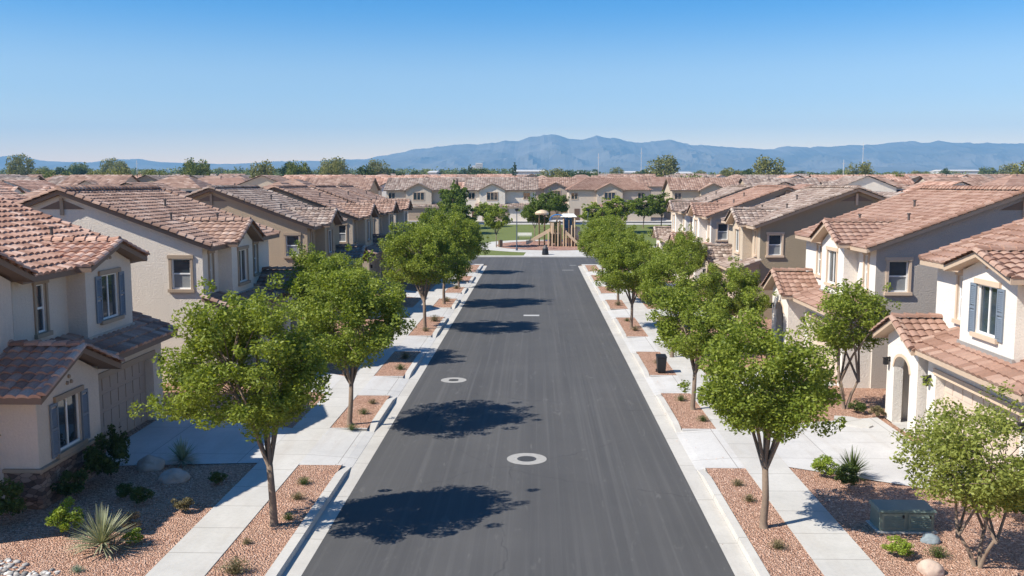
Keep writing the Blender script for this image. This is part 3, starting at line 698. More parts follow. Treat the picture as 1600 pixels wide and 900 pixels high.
# wing set back at the near end, under its own eave
h.wall(h.body, 'front', 0.35, -4.1, -0.62, 0, 5.75); h.wall(h.body, 'far', -0.62, -1.0, 0.35, 0, 5.75); h.wall(h.body, 'near', -4.1, -1.0, 0.35, 0, 5.75)
h.body.poly([h.P(-4.1, 0.35, 5.75), h.P(-0.62, 0.35, 5.75), h.P(-2.36, 0.35, 6.5)]); h.roof_o('wing_gable_roof', -4.5, -0.22, 0.8, -2.6, 5.86, 6.7)
h.wall(h.body, 'front', -0.75, -6, 0.02, 0, 5.9); h.wall(h.body, 'near', -6, -11.6, -0.75, 0, 5.75)
h.roof_u('wing_roof', -6.4, -0.46, -0.25, 5.98 + 0.37 * 0.25, -5.8, 5.98 + 0.37 * 5.8)
# front room (u -2.0 .. 1.4), gable to the street
RO = 1.9
hh = h.window('front', RO, -1.5, -0.25, 1.22, 2.62, 'slide', True, False)
h.wall(h.body, 'front', RO, -2.5, 0.9, 0, 3.0, [hh])
h.body.poly([h.P(-2.5, RO, 3.0), h.P(0.9, RO, 3.0), h.P(-0.8, RO, 3.8)])
h.wall(h.body, 'far', 0.9, -0.5, RO, 0, 3.1)
h.arch(h.body, 'near', -2.5, -0.95, 0.85, 0, 1.95, 2.5, 3.02, 3.04, 0.3, -3.4, RO)
h.roof_o('room_roof', -3.05, 1.45, RO + 0.45, -0.8, 3.08, 3.98)
h.gable_vents('front', RO, -0.8, 3.0)
sm = MB(); h.box(sm, -2.58, 0.98, RO - 0.02, RO + 0.09, 0.0, 1.0); h.box(sm, -2.59, -2.501, 1.0, RO + 0.088, 0.0, 0.998)
h.box(sm, 0.901, 0.982, 1.2, RO - 0.021, 0, 1.0)
st_ = obj('stone_base', sm, M['stone'], h.root)
cp = MB(); h.box(cp, -2.63, 1.02, RO - 0.01, RO + 0.13, 1.002, 1.09); h.box(cp, -2.62, -2.49, 0.98, RO - 0.012, 1.002, 1.088); obj('ledge', cp, M['trim'], st_)
h.finish()
# --- others on the left
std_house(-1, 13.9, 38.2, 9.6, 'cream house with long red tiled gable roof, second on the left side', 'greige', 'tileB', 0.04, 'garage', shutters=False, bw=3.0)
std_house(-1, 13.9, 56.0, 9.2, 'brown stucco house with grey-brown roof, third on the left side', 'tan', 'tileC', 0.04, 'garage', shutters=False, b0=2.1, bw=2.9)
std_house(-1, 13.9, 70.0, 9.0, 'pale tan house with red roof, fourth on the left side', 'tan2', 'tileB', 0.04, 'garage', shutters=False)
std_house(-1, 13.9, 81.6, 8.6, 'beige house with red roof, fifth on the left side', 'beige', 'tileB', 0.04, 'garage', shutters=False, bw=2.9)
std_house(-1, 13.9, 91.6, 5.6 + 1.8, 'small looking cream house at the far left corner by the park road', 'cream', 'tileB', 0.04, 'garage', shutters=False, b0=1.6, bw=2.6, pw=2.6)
# --- right
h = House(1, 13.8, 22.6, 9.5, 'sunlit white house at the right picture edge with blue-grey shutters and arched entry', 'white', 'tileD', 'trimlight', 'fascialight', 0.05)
h.main(False, front_wins=[(7.3, 7.85, 'hung', False)])
h.bay(3.0, 6.3, 0.6, shutters=True, gz=6.45)
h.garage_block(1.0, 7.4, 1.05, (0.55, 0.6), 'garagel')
h.porch(7.7, 10.35, 1.25, 3.85, 3.05)
h.finish()
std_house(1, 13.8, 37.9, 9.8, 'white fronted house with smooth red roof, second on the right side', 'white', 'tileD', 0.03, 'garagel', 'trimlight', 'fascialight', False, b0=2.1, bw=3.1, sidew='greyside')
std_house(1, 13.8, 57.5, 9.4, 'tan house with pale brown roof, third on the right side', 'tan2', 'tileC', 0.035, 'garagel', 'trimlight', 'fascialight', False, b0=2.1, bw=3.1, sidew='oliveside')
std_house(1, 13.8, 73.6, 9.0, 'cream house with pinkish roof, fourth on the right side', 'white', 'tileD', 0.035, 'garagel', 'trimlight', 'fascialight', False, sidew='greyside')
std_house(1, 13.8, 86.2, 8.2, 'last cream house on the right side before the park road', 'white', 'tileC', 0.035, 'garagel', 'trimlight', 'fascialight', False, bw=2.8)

# driveways and walks up to the houses
def dslab(pts, z=0.138): drv.poly([(x, y, z) for x, y in pts])
DR = [(-8.38, 27.0, 31.0, -13.5, 26.5, 32.7), (-8.38, 36.2, 39.7, -12.75, 38.6, 43.2), (-8.38, 58.2, 62.4, -12.75, 56.6, 61.2), (-8.38, 67.6, 71.0, -12.75, 70.6, 75.0),
      (-8.38, 84.5, 88.3, -12.75, 82.2, 86.8), (7.52, 27.0, 31.2, 12.75, 24.0, 29.6), (7.52, 36.9, 40.2, 12.6, 38.4, 43.0), (7.52, 58.2, 62.0, 12.6, 58.0, 62.6),
      (7.52, 76.0, 80.0, 12.6, 74.0, 78.6), (7.52, 85.5, 89.0, 12.6, 86.6, 91.0)]
for a, y0, y1, b, y2, y3 in DR: dslab([(a, y0), (b, y2), (b, y3), (a, y1)])
dslab([(12.3, 29.7), (7.52, 29.7), (7.52, 31.15), (9.5, 32.2), (12.3, 33.0)], 0.142)
dslab([(-8.38, 46.0), (-12.4, 46.6), (-12.4, 47.9), (-8.38, 50.6)]); dslab([(7.52, 46.2), (12.3, 45.6), (12.3, 47.2), (7.52, 50.6)])
struct('driveways', drv, M['drive'])

# walls and gates between the houses
def blockwall(x0, x1, y, label, hgt=1.75, gate=False):
    t = thing('garden_wall' if not gate else 'garden_gate', label, 'garden wall' if not gate else 'gate', ((x0 + x1) / 2, y, Z0)); hw = (x1 - x0) / 2
    m = MB()
    if gate:
        n = int(hw * 2 / 0.16)
        for i in range(n): m.box(-hw + i * 0.16, -hw + i * 0.16 + 0.145, -0.02, 0.02, 0.05, hgt + (0.0 if i % 2 else 0.01))
        obj('boards', m, M['wood'], t); p = MB()
        p.box(-hw - 0.02, hw + 0.02, 0.021, 0.06, 0.3, 0.4); p.box(-hw - 0.02, hw + 0.02, 0.021, 0.06, hgt - 0.35, hgt - 0.25); obj('rails', p, M['wood'], t)
    else:
        m.box(-hw, hw, -0.1, 0.1, -0.1, hgt); obj('wall', m, M['blockwall'], t); c = MB(); c.box(-hw - 0.02, hw + 0.02, -0.14, 0.14, hgt + 0.002, hgt + 0.08); obj('coping', c, M['trimlight'], t)
blockwall(-16.4, -14.75, 35.0, 'dark wooden side gate between the two nearest left houses', 1.7, True)
blockwall(-25.5, -16.5, 36.2, 'tan block wall beside the wooden gate on the left', 1.9)
blockwall(-25.5, -13.9, 52.5, 'block wall between second and third left houses', 1.8)
blockwall(-25.5, -13.9, 67.5, 'block wall between third and fourth left houses', 1.8)
blockwall(13.9, 25.5, 52.5, 'block wall between second and third right houses', 1.8)
blockwall(13.9, 25.5, 70.5, 'block wall between third and fourth right houses', 1.8)
blockwall(14.0, 25.5, 35.9, 'tan block wall closing the side yard between the two nearest right houses', 1.6)

# ------------------------------------------------------------------ leaves and trees
def quads_mesh(name, P, mat):
    """P: (n,4,3) array of separate quads"""
    n = len(P); me = bpy.data.meshes.new(name)
    me.vertices.add(n * 4); me.vertices.foreach_set('co', P.reshape(-1).astype(np.float32))
    me.loops.add(n * 4); me.loops.foreach_set('vertex_index', np.arange(n * 4, dtype=np.int32))
    me.polygons.add(n); me.polygons.foreach_set('loop_start', np.arange(0, n * 4, 4, dtype=np.int32))
    me.polygons.foreach_set('loop_total', np.full(n, 4, dtype=np.int32))
    me.materials.append(mat); me.update(calc_edges=True); return me
def leaf_quads(C, L, W, up=0.5, droop=0.0):
    n = len(C); a = rng.normal(size=(n, 3)); a[:, 2] = a[:, 2] * 0.6 - droop; a /= np.linalg.norm(a, axis=1)[:, None]
    nn = rng.normal(size=(n, 3)); nn[:, 2] += up; b = np.cross(nn, a); b /= np.linalg.norm(b, axis=1)[:, None] + 1e-9
    s = rng.uniform(0.65, 1.25, (n, 1)); a = a * (L * 0.5) * s; b = b * (W * 0.5) * s
    c = np.cross(a, b); c /= np.linalg.norm(c, axis=1)[:, None] + 1e-12
    return np.stack([C - a, C + b - a * 0.15 + c * W * 0.12, C + a, C - b - a * 0.15 + c * W * 0.12], axis=1)
def clump_points(centers, radii, counts, flat=0.75):
    out = []
    for c, r, k in zip(centers, radii, counts):
        d = rng.normal(size=(k, 3)); d /= np.linalg.norm(d, axis=1)[:, None]
        rr = r * rng.uniform(0.25, 1.0, (k, 1)) ** 0.6
        q = d * rr; q[:, 2] *= flat; out.append(np.array(c) + q)
    return np.concatenate(out)
def crown_centers(n, rx, ry, rz, cz, seed, lobes=7):
    rg = np.random.default_rng(seed); out = []; L = []
    for _ in range(lobes):
        a = rg.uniform(0, 2 * math.pi); e = rg.uniform(-0.5, 1.1); L.append((math.cos(a) * math.cos(e), math.sin(a) * math.cos(e), math.sin(e)))
    L = np.array(L)
    while len(out) < n:
        d = rg.normal(size=3); d /= np.linalg.norm(d)
        k = max(0.0, float(np.max(L @ d)) - 0.55) / 0.45
        rad = (0.62 + 0.38 * k) * rg.uniform(0.35, 1.0) ** 0.45
        p = d * rad * np.array([rx, ry, rz])
        if p[2] < 0: p[:2] *= 1.05; p[2] *= 0.82
        out.append((p[0], p[1], cz + p[2]))
    return out
def make_tree_meshes(seed, rx, ry, rz, cz, fork, nclump, per, leafL, leafW, mat, stems=1, cr=(0.26, 0.5), name='crown', limbs=7, tr=0.085, cx=0.0):
    rg = random.Random(seed); cs = [(a + cx, b, c) for a, b, c in crown_centers(nclump, rx, ry, rz, cz, seed)]
    rad = [rg.uniform(*cr) for _ in cs]; cnt = [int(per * (r / cr[1]) ** 2 * rg.uniform(0.7, 1.2)) + 8 for r in rad]
    # sprigs that stick out of the outline
    sp = []
    for c in rg.sample(cs, min(len(cs), nclump // 3)):
        v = Vector(c) - Vector((0, 0, cz - rz * 0.3)); v.normalize()
        q = Vector(c) + v * rg.uniform(0.3, 0.62) + Vector((rg.uniform(-.2, .2), rg.uniform(-.2, .2), rg.uniform(-.05, .3))); sp.append(tuple(q))
    P = clump_points(cs, rad, cnt); P2 = clump_points(sp, [rg.uniform(0.12, 0.24) for _ in sp], [max(8, int(per * 0.16))] * len(sp), 1.1)
    crown = quads_mesh(name, leaf_quads(np.concatenate([P, P2]), leafL, leafW), mat)
    t = MB(); lean = (rg.uniform(-0.1, 0.1), rg.uniform(-0.1, 0.1))
    starts = []
    for sidx in range(stems):
        if stems == 1:
            top = Vector((lean[0], lean[1], fork)); t.tube([(0, 0, -0.05), (lean[0] * 0.3 + 0.01, 0.01, 0.15), (lean[0] * 0.2, lean[1] * 0.6, fork * 0.5), top], [tr * 1.5, tr * 1.12, tr, tr * 0.9], 9)
        else:
            a = 2 * math.pi * sidx / stems + 0.5; top = Vector((math.cos(a) * 0.45, math.sin(a) * 0.45, fork * rg.uniform(0.9, 1.15)))
            t.tube([(math.cos(a) * 0.05, math.sin(a) * 0.05, -0.05), (math.cos(a) * 0.2, math.sin(a) * 0.2, fork * 0.5), top], [tr * 0.9, tr * 0.7, tr * 0.55], 8)
        starts.append(top)
    mids = []
    for k in range(limbs):
        s0 = starts[k % len(starts)]; a = 2 * math.pi * k / limbs + rg.uniform(-0.3, 0.3); e = rg.uniform(0.35, 1.15); ln = rg.uniform(0.45, 0.62)
        m = Vector((cx + math.cos(a) * math.cos(e) * rx * ln, math.sin(a) * math.cos(e) * ry * ln, cz - rz * 0.45 + math.sin(e) * rz * ln * 1.1))
        h = (s0 + m) / 2 + Vector((0, 0, 0.12)); t.tube([s0 - Vector((0, 0, 0.12)), h, m], [tr * 0.6, tr * 0.45, tr * 0.3], 6); mids.append(m)
    for c in cs[::2]:
        m = min(mids, key=lambda q: (q - Vector(c)).length); mid = (m + Vector(c)) / 2 + Vector((rg.uniform(-.1, .1), rg.uniform(-.1, .1), 0.05))
        t.tube([m, mid, c], [tr * 0.26, tr * 0.16, tr * 0.08], 4, False)
    return crown, mesh_from('trunk', t, M['bark'], True)
def tree_from(meshes, label, cat, loc, group, rz=0, sc=1.0, scz=None, name='street_tree'):
    t = thing(name, label, cat, loc, group, rz); t.scale = (sc, sc, scz or sc)
    obj('trunk', meshes[1], None, t); obj('crown', meshes[0], None, t); return t
ST = [make_tree_meshes(100 + k, 2.35 + 0.1 * (k % 3), 2.25, 2.1 + 0.08 * (k % 2), 3.62, 1.5, 140, 380, 0.115, 0.062, M['leaf'], cr=(0.26, 0.56)) for k in range(4)]
ST.append(make_tree_meshes(131, 2.02, 2.1, 2.15, 3.6, 1.55, 120, 560, 0.098, 0.052, M['leaf'], cr=(0.24, 0.54), cx=-0.42))
ST.append(make_tree_meshes(141, 1.8, 1.75, 1.85, 3.55, 1.5, 92, 540, 0.098, 0.052, M['leaf'], cr=(0.26, 0.54)))
ST.append(make_tree_meshes(147, 1.7, 1.8, 1.85, 3.2, 1.5, 88, 390, 0.115, 0.062, M['leaf'], cr=(0.26, 0.54)))
YT = make_tree_meshes(210, 1.85, 1.7, 1.45, 2.25, 0.75, 120, 270, 0.10, 0.048, M['leaf2'], stems=3, cr=(0.22, 0.48), limbs=9, tr=0.06)
YT2 = make_tree_meshes(220, 1.65, 1.6, 1.55, 3.1, 1.1, 80, 250, 0.12, 0.06, M['leaf'], stems=3, limbs=9, tr=0.08)
FT = {k: make_tree_meshes(300 + i, 2.0, 2.0, 1.9, 3.3, 1.6, 80, 90, 0.26, 0.16, M[k], tr=0.06) for i, k in enumerate(('leaf', 'leafmid'))}
ordn = ['nearest', 'second', 'third', 'fourth', 'fifth', 'sixth', 'seventh', 'eighth', 'last']
LT = [(-6.45, 21.95, 4, 1.02, 0.0), (-6.5, 31.6, 1, 1.0, 1.9), (-6.45, 53.2, 3, 1.12, 0.8), (-6.45, 64.4, 0, 1.15, 2.6), (-6.3, 75.2, 1, 1.0, 3.3), (-6.9, 88.0, 3, 0.92, 0.1)]
RT = [(5.6, 22.1, 5, 1.0, 5.3), (5.88, 34.1, 6, 0.95, 2.0), (6.6, 44.6, 5, 1.0, 3.9), (5.6, 54.0, 1, 0.95, 0.4), (5.8, 65.0, 2, 1.0, 1.4), (5.8, 74.8, 3, 1.05, 4.6), (6.1, 84.5, 0, 1.0, 0.9), (6.7, 92.5, 6, 1.05, 2.2)]
for T, sd in ((LT, 'left'), (RT, 'right')):
    for i, (x, y, k, s_, rz) in enumerate(T):
        od = ordn[i] if i < len(T) - 1 else 'last'
        tree_from(ST[k], f'leafy green street tree in the {sd} kerb strip, {od} from the camera' if i else f'big leafy street tree nearest the camera in the {sd} kerb strip', 'tree', (x, y, 0.11), f'street trees in the kerb strips', rz, s_)
tree_from(YT, 'airy light green multi-stemmed tree in the gravel at the lower right corner', 'tree', (9.75, 19.9, 0.11), None, 0.4, 1.0, name='yard_tree')
tree_from(YT2, 'bushy multi-stemmed tree in the yard between the two nearest right houses', 'tree', (11.6, 34.4, 0.11), None, 1.2, 1.0, name='yard_tree')
tree_from(ST[2], 'green yard tree in front of the second left house, beside the walk', 'tree', (-9.9, 43.4, 0.11), 'yard trees in front of the houses', 1.7, 1.0, name='yard_tree')
tree_from(ST[1], 'green yard tree in front of the fourth left house', 'tree', (-10.3, 78.0, 0.11), 'yard trees in front of the houses', 3.7, 0.8, name='yard_tree')
tree_from(ST[3], 'green yard tree in front of the second right house', 'tree', (9.9, 46.3, 0.11), 'yard trees in front of the houses', 0.2, 0.8, name='yard_tree')
tree_from(ST[0], 'narrow green yard tree in front of the third right house', 'tree', (10.3, 64.0, 0.11), 'yard trees in front of the houses', 2.9, 0.72, 0.92, name='yard_tree')

# ------------------------------------------------------------------ shrubs, rocks
def shrub_mesh(kind, mat, seed):
    rg = np.random.default_rng(seed)
    if kind == 'round':
        cs = crown_centers(26, 0.42, 0.42, 0.36, 0.40, seed); P = clump_points(cs, [0.13] * 26, [95] * 26, 0.9)
        P = P[P[:, 2] > 0.0]; return quads_mesh('shrub', leaf_quads(P, 0.062, 0.038), mat)
    if kind == 'tuft':      # thin upright twigs with sparse leaves
        Q = []
        for _ in range(150):
            a = rg.uniform(0, 2 * math.pi); e = rg.uniform(0.35, 1.4); l = rg.uniform(0.25, 0.5)
            d = np.array([math.cos(a) * math.cos(e), math.sin(a) * math.cos(e), math.sin(e)]); b = np.cross(d, [0, 0, 1.0]); b /= np.linalg.norm(b)
            o_ = np.array([rg.uniform(-.07, .07), rg.uniform(-.07, .07), 0]); Q.append([o_ - b * 0.005, o_ + b * 0.005, o_ + d * l + b * 0.003, o_ + d * l - b * 0.003])
        cs = []
        for _ in range(500):
            a = rg.uniform(0, 2 * math.pi); e = rg.uniform(0.25, 1.5); l = rg.uniform(0.15, 0.5)
            cs.append([math.cos(a) * math.cos(e) * l, math.sin(a) * math.cos(e) * l, math.sin(e) * l])
        return quads_mesh('shrub', np.concatenate([np.array(Q), leaf_quads(np.array(cs), 0.06, 0.03)]), mat)
    if kind == 'spiky':
        Q = []
        for i in range(210):
            a = rg.uniform(0, 2 * math.pi); e = math.asin(rg.uniform(-0.08, 1.0)); l = rg.uniform(0.62, 0.88)
            d = np.array([math.cos(a) * math.cos(e), math.sin(a) * math.cos(e), math.sin(e)]); b = np.cross(d, [0.01, 0, 1.0]); b /= np.linalg.norm(b)
            o_ = np.array([0, 0, 0.16]) + d * 0.05; wd = 0.017; drop = np.array([0, 0, -0.07 * l * math.cos(e)])
            Q.append([o_ - b * wd * 0.7, o_ + b * wd * 0.7, o_ + d * l * 0.55 + b * wd, o_ + d * l * 0.55 - b * wd])
            Q.append([o_ + d * l * 0.55 - b * wd, o_ + d * l * 0.55 + b * wd, o_ + d * l + drop + b * 0.002, o_ + d * l + drop - b * 0.002])
        return quads_mesh('shrub', np.array(Q), mat)
SM = {}
def shrub(kind, mat, x, y, r, label, hz=1.0, cat='shrub', z=0.115, group=None, name='shrub'):
    k = (kind, mat, (len(SM) * 0 + int(abs(x * 7 + y)) % 2))
    if k not in SM: SM[k] = shrub_mesh(kind, M[mat], 500 + len(SM))
    o = obj(name, SM[k], None); o.location = (x, y, z); base = 0.5 if kind != 'spiky' else 0.85
    s_ = r / base; o.scale = (s_, s_, s_ * hz); o.rotation_euler = (0, 0, (x * 3.3 + y) % 6.28); return tag(o, label, cat, group)
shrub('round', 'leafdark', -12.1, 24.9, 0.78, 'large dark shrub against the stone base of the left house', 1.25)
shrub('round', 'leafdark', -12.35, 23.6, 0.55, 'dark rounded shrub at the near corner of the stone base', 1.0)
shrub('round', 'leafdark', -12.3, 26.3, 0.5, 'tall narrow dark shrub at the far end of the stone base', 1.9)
shrub('round', 'shrublime', -11.3, 21.3, 0.5, 'bright lime green ball shrub behind the big yucca', 1.05)
shrub('spiky', 'yucca', -9.95, 20.25, 0.86, 'big spiky grey-green yucca in the sunny gravel on the left', 1.05, 'yucca', name='yucca')
shrub('round', 'shrubpink', -9.8, 21.5, 0.42, 'pinkish brown low shrub to the right of the yucca', 0.75)
shrub('round', 'shrublime', -9.4, 20.7, 0.28, 'small yellow-green shrub just right of the yucca', 0.8)
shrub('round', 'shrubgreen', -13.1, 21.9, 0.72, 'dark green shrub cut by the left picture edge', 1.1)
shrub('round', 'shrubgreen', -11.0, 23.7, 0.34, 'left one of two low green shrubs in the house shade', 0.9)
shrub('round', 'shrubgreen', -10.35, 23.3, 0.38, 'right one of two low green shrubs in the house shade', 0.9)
shrub('round', 'shrubdry', -9.05, 22.8, 0.32, 'small yellowish shrub at the edge of the house shade', 0.9)
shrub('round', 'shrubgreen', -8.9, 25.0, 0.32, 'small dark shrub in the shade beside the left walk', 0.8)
shrub('spiky', 'bluegreen', -10.6, 26.8, 0.62, 'spiky plant in the shade beside the nearest left driveway', 1.2, 'yucca', name='yucca')
shrub('tuft', 'bluegreen', -9.96, 19.1, 0.22, 'tiny blue-grey plant at the bottom left of the gravel', 0.7, 'plant', name='plant')
shrub('tuft', 'shrubdry', -6.5, 19.1, 0.45, 'dry twiggy shrub at the bottom edge in the left kerb strip', 0.8)
SG = 'small shrubs in the kerb strips'
for (x, y, r, m, l) in [(-6.5, 25.1, .3, 'shrubgreen', 'farthest shrub in the nearest left kerb bed'), (-6.35, 23.85, .28, 'shrubdry', 'second shrub from the far end of the nearest left kerb bed'),
                        (-6.2, 22.35, .24, 'shrubgreen', 'small shrub right of the nearest left tree trunk'), (-6.75, 20.75, .2, 'shrubdry', 'tiny dry shrub in the nearest left kerb bed'),
                        (-6.25, 34.7, .28, 'shrubdry', 'farthest shrub in the second left kerb bed'), (-6.3, 33.1, .3, 'shrubgreen', 'middle shrub in the second left kerb bed'), (-6.3, 30.9, .3, 'shrubgreen', 'nearest shrub in the second left kerb bed'),
                        (-6.3, 44.0, .45, 'shrubdry', 'larger dry shrub at the far end of the third left kerb bed'), (-6.15, 41.3, .36, 'shrubgreen', 'green shrub near the front of the third left kerb bed'),
                        (-6.3, 52.3, .35, 'shrubdry', 'dry shrub at the near end of the fourth left kerb bed'), (-6.2, 56.2, .55, 'shrubdry', 'golden shrub at the far end of the fourth left kerb bed'),
                        (-6.4, 65.8, .5, 'shrubdry', 'dry shrub in the fifth left kerb bed'), (-6.4, 74.0, .5, 'shrubdry', 'dry shrub in the sixth left kerb bed'),
                        (5.65, 25.3, .26, 'shrubdry', 'farthest shrub in the nearest right kerb bed'), (5.68, 24.0, .27, 'shrubdry', 'grey-green shrub in the nearest right kerb bed'), (5.62, 20.8, .3, 'shrubdry', 'nearest dry shrub in the nearest right kerb bed'),
                        (5.65, 35.5, .33, 'shrubgreen', 'farthest shrub in the second right kerb bed'), (5.95, 32.4, .3, 'shrubgreen', 'green shrub below the trunk in the second right kerb bed'),
                        (5.7, 43.0, .3, 'shrubdry', 'dry shrub in the third right kerb bed'), (5.7, 52.8, .4, 'shrubdry', 'dry shrub at the near end of the fourth right kerb bed'), (5.6, 56.5, .3, 'shrubgreen', 'green shrub at the far end of the fourth right kerb bed'),
                        (5.7, 64.0, .4, 'shrubdry', 'dry shrub in the fifth right kerb bed'), (5.7, 73.0, .4, 'shrubdry', 'dry shrub in the sixth right kerb bed')]:
    shrub('tuft', m, x, y, r, l, 0.75, group=SG)
shrub('round', 'shrublime', 8.3, 26.15, 0.46, 'yellow-green mounded shrub at the near edge of the right driveway', 0.85)
shrub('spiky', 'shrubgreen', 9.05, 25.95, 0.62, 'dark spiky plant beside the right driveway', 1.35, 'yucca', name='yucca')
shrub('round', 'shrubgreen', 8.6, 25.0, 0.45, 'dark green shrub in front of the spiky plant on the right', 1.2)
shrub('round', 'shrublime', 8.2, 20.4, 0.38, 'bright green low shrub in the gravel near the bottom right', 0.75)
shrub('tuft', 'shrubgreen', 9.1, 20.4, 0.34, 'loose green plant between the utility cabinet and the small tree', 0.8, 'plant', name='plant')
shrub('round', 'leafdark', 12.1, 22.7, 0.8, 'dark bush behind the small tree at the right picture edge', 1.0)
shrub('round', 'shrubgreen', 11.8, 33.7, 0.42, 'low green shrub beside the pale flat stone', 0.7)
shrub('round', 'shrubdry', 12.35, 33.0, 0.36, 'greyish shrub by the arched entry of the nearest right house', 0.9)
shrub('round', 'leafdark', 10.9, 36.3, 0.8, 'dark shadowed bush under the yard tree between the right houses', 0.9)
YG = 'yard shrubs farther along the street'
for i, (x, y, r, m, hz, l) in enumerate([(-8.9, 55.6, .7, 'shrubdry', .7, 'golden spreading shrub by the walk in front of the third left house'), (-9.0, 57.4, .55, 'shrubgreen', 1.5, 'rounded green shrub on a stem by the third left house'),
        (-10.6, 53.4, .8, 'shrubgreen', .9, 'broad green shrub before the third left house'), (-9.3, 33.8, .5, 'shrubgreen', .9, 'green shrub in the gravel beyond the nearest left driveway'),
        (-10.6, 34.8, .6, 'shrubdry', .8, 'dry shrub in the gravel between the two nearest left houses'), (-9.6, 64.8, .7, 'shrubgreen', .9, 'green shrub between the third and fourth left houses'),
        (-9.6, 74.9, .7, 'shrubdry', .9, 'dry shrub in front of the fourth left house'), (-10, 92, .7, 'shrubgreen', 1, 'green shrub in the last left yard'),
        (9.3, 34.6, .45, 'shrubdry', .8, 'dry shrub in the right yard near the walk'), (9.2, 43.8, .5, 'shrubdry', .8, 'dry shrub before the second right house'), (11.3, 45.2, .6, 'shrubgreen', 1, 'green shrub by the porch of the second right house'),
        (11.2, 55.4, .9, 'leafdark', 1.1, 'dark bush at the near corner of the third right house'), (9.4, 56.0, .6, 'shrubdry', .7, 'dry shrub in front of the third right house'), (9.6, 66.2, .7, 'shrubgreen', .9, 'green shrub beyond the third right house'),
        (9.5, 73.0, .7, 'shrubdry', .8, 'dry shrub before the fourth right house'), (9.6, 83.6, .8, 'shrubgreen', .9, 'green shrub beyond the fourth right house')]):
    shrub('round', m, x, y, r, l, hz, group=YG)
def boulder(x, y, sx, sy, sz, mat, label, seed):
    import bmesh
    bm = bmesh.new(); bmesh.ops.create_icosphere(bm, subdivisions=4, radius=1)
    for v in bm.verts:
        d = v.co.normalized(); k = 1 + 0.28 * noise.noise(d * 1.1 + Vector((seed, 0, 0))) + 0.08 * noise.noise(d * 4 + Vector((seed, 3, 0))) + 0.03 * noise.noise(d * 11)
        v.co = Vector((d.x * k * sx, d.y * k * sy, max(-0.35, d.z * k) * sz + sz * 0.28))
    me = bpy.data.meshes.new('boulder'); bm.to_mesh(me); bm.free(); me.materials.append(M[mat]); me.polygons.foreach_set('use_smooth', [True] * len(me.polygons))
    o = bpy.data.objects.new('boulder', me); col.objects.link(o); o.location = (x, y, 0.115); return tag(o, label, 'boulder')
boulder(-11.4, 26.4, 0.40, 0.30, 0.32, 'boulder', 'grey boulder at the edge of the shaded left driveway', 1.0)
boulder(-10.25, 25.3, 0.38, 0.28, 0.28, 'boulder', 'pale grey boulder in the shaded left gravel, nearer of the two', 4.2)
boulder(9.3, 21.3, 0.22, 0.17, 0.16, 'boulderblue', 'small blue-grey rock beside the utility cabinet', 2.0)
boulder(8.6, 19.55, 0.27, 0.22, 0.22, 'boulderpink', 'pinkish boulder at the bottom right edge', 6.0)
fs = MB(); rg = random.Random(3)
ring = [(math.cos(a) * (0.5 + rg.uniform(-.08, .08)), math.sin(a) * (0.75 + rg.uniform(-.1, .1))) for a in [2 * math.pi * i / 11 for i in range(11)]]
fs.v = [(x, y, -0.02) for x, y in ring] + [(x * 0.97, y * 0.97, 0.10) for x, y in ring]
fs.f = [(i, (i + 1) % 11, 11 + (i + 1) % 11, 11 + i) for i in range(11)] + [tuple(range(11, 22))]
o = obj('flat_stone', fs, M['walk']); o.location = (11.15, 32.2, 0.115); o.rotation_euler = (0.03, 0, 0.5); tag(o, 'pale flat stone slab in the gravel beyond the right driveway', 'stone')
# cobble bed at the lower left corner
pb = MB(); rg = random.Random(5)
for _ in range(620):
    x = rg.uniform(-13.0, -10.3); y = rg.uniform(17.0, 20.1 - 0.45 * (x + 12.5) if x > -12.5 else 20.1); r = rg.uniform(0.035, 0.085)
    if y > 19.95 - 0.42 * max(0, x + 12.6) + rg.uniform(-.1, .1): continue
    sx, sy, sz, a = r * rg.uniform(.8, 1.4), r, r * rg.uniform(.5, .8), rg.uniform(0, 3.14); vs = []
    for (zz, k) in ((-0.3, 0.8), (0.35, 1.0), (0.85, 0.6)):
        for i in range(7):
            th = i * 2 * math.pi / 7; px, py = math.cos(th) * k * sx, math.sin(th) * k * sy
            vs.append((x + px * math.cos(a) - py * math.sin(a), y + px * math.sin(a) + py * math.cos(a), 0.118 + zz * sz))
    fsx = [(r_ * 7 + i, r_ * 7 + (i + 1) % 7, (r_ + 1) * 7 + (i + 1) % 7, (r_ + 1) * 7 + i) for r_ in range(2) for i in range(7)] + [tuple(range(14, 21))]
    pb.add(vs, fsx)
o = obj('pebbles', pb, M['pebble'], None, True); o['kind'] = 'stuff'; tag(o, 'bed of pale rounded cobbles in the lower left corner', 'pebbles')
# loose gravel stones on the near beds
gs = MB(); rg = random.Random(9)
def inbed(x, y):
    if rg.random() < 0.012 and -8.5 < x < 7.6 and not (LE < x < RE): return True
    return (-7.05 < x < -5.85 and not any(a - .1 < y < b + .1 for a, b in GAPS_L)) or (5.1 < x < 6.17 and not any(a - .1 < y < b + .1 for a, b in GAPS_R)) or (x < -8.45 and y < 26.6) or (7.6 < x and y < 26.0)
cnt = 0
while cnt < 9000:
    x = rg.uniform(-13.5, 12.5); y = 17.5 + rg.random() ** 1.3 * 22
    if not inbed(x, y) or abs(x) > 0.66 * y: continue
    cnt += 1; r = rg.uniform(0.010, 0.024); a = rg.uniform(0, 3)
    c, s_ = math.cos(a) * r, math.sin(a) * r; h_ = r * rg.uniform(.6, 1.1)
    gs.add([(x - c, y - s_, .116), (x + s_, y - c, .116), (x + c, y + s_, .116), (x - s_, y + c, .116), (x + rg.uniform(-.3, .3) * r, y, .116 + h_)], [(0, 1, 4), (1, 2, 4), (2, 3, 4), (3, 0, 4)])
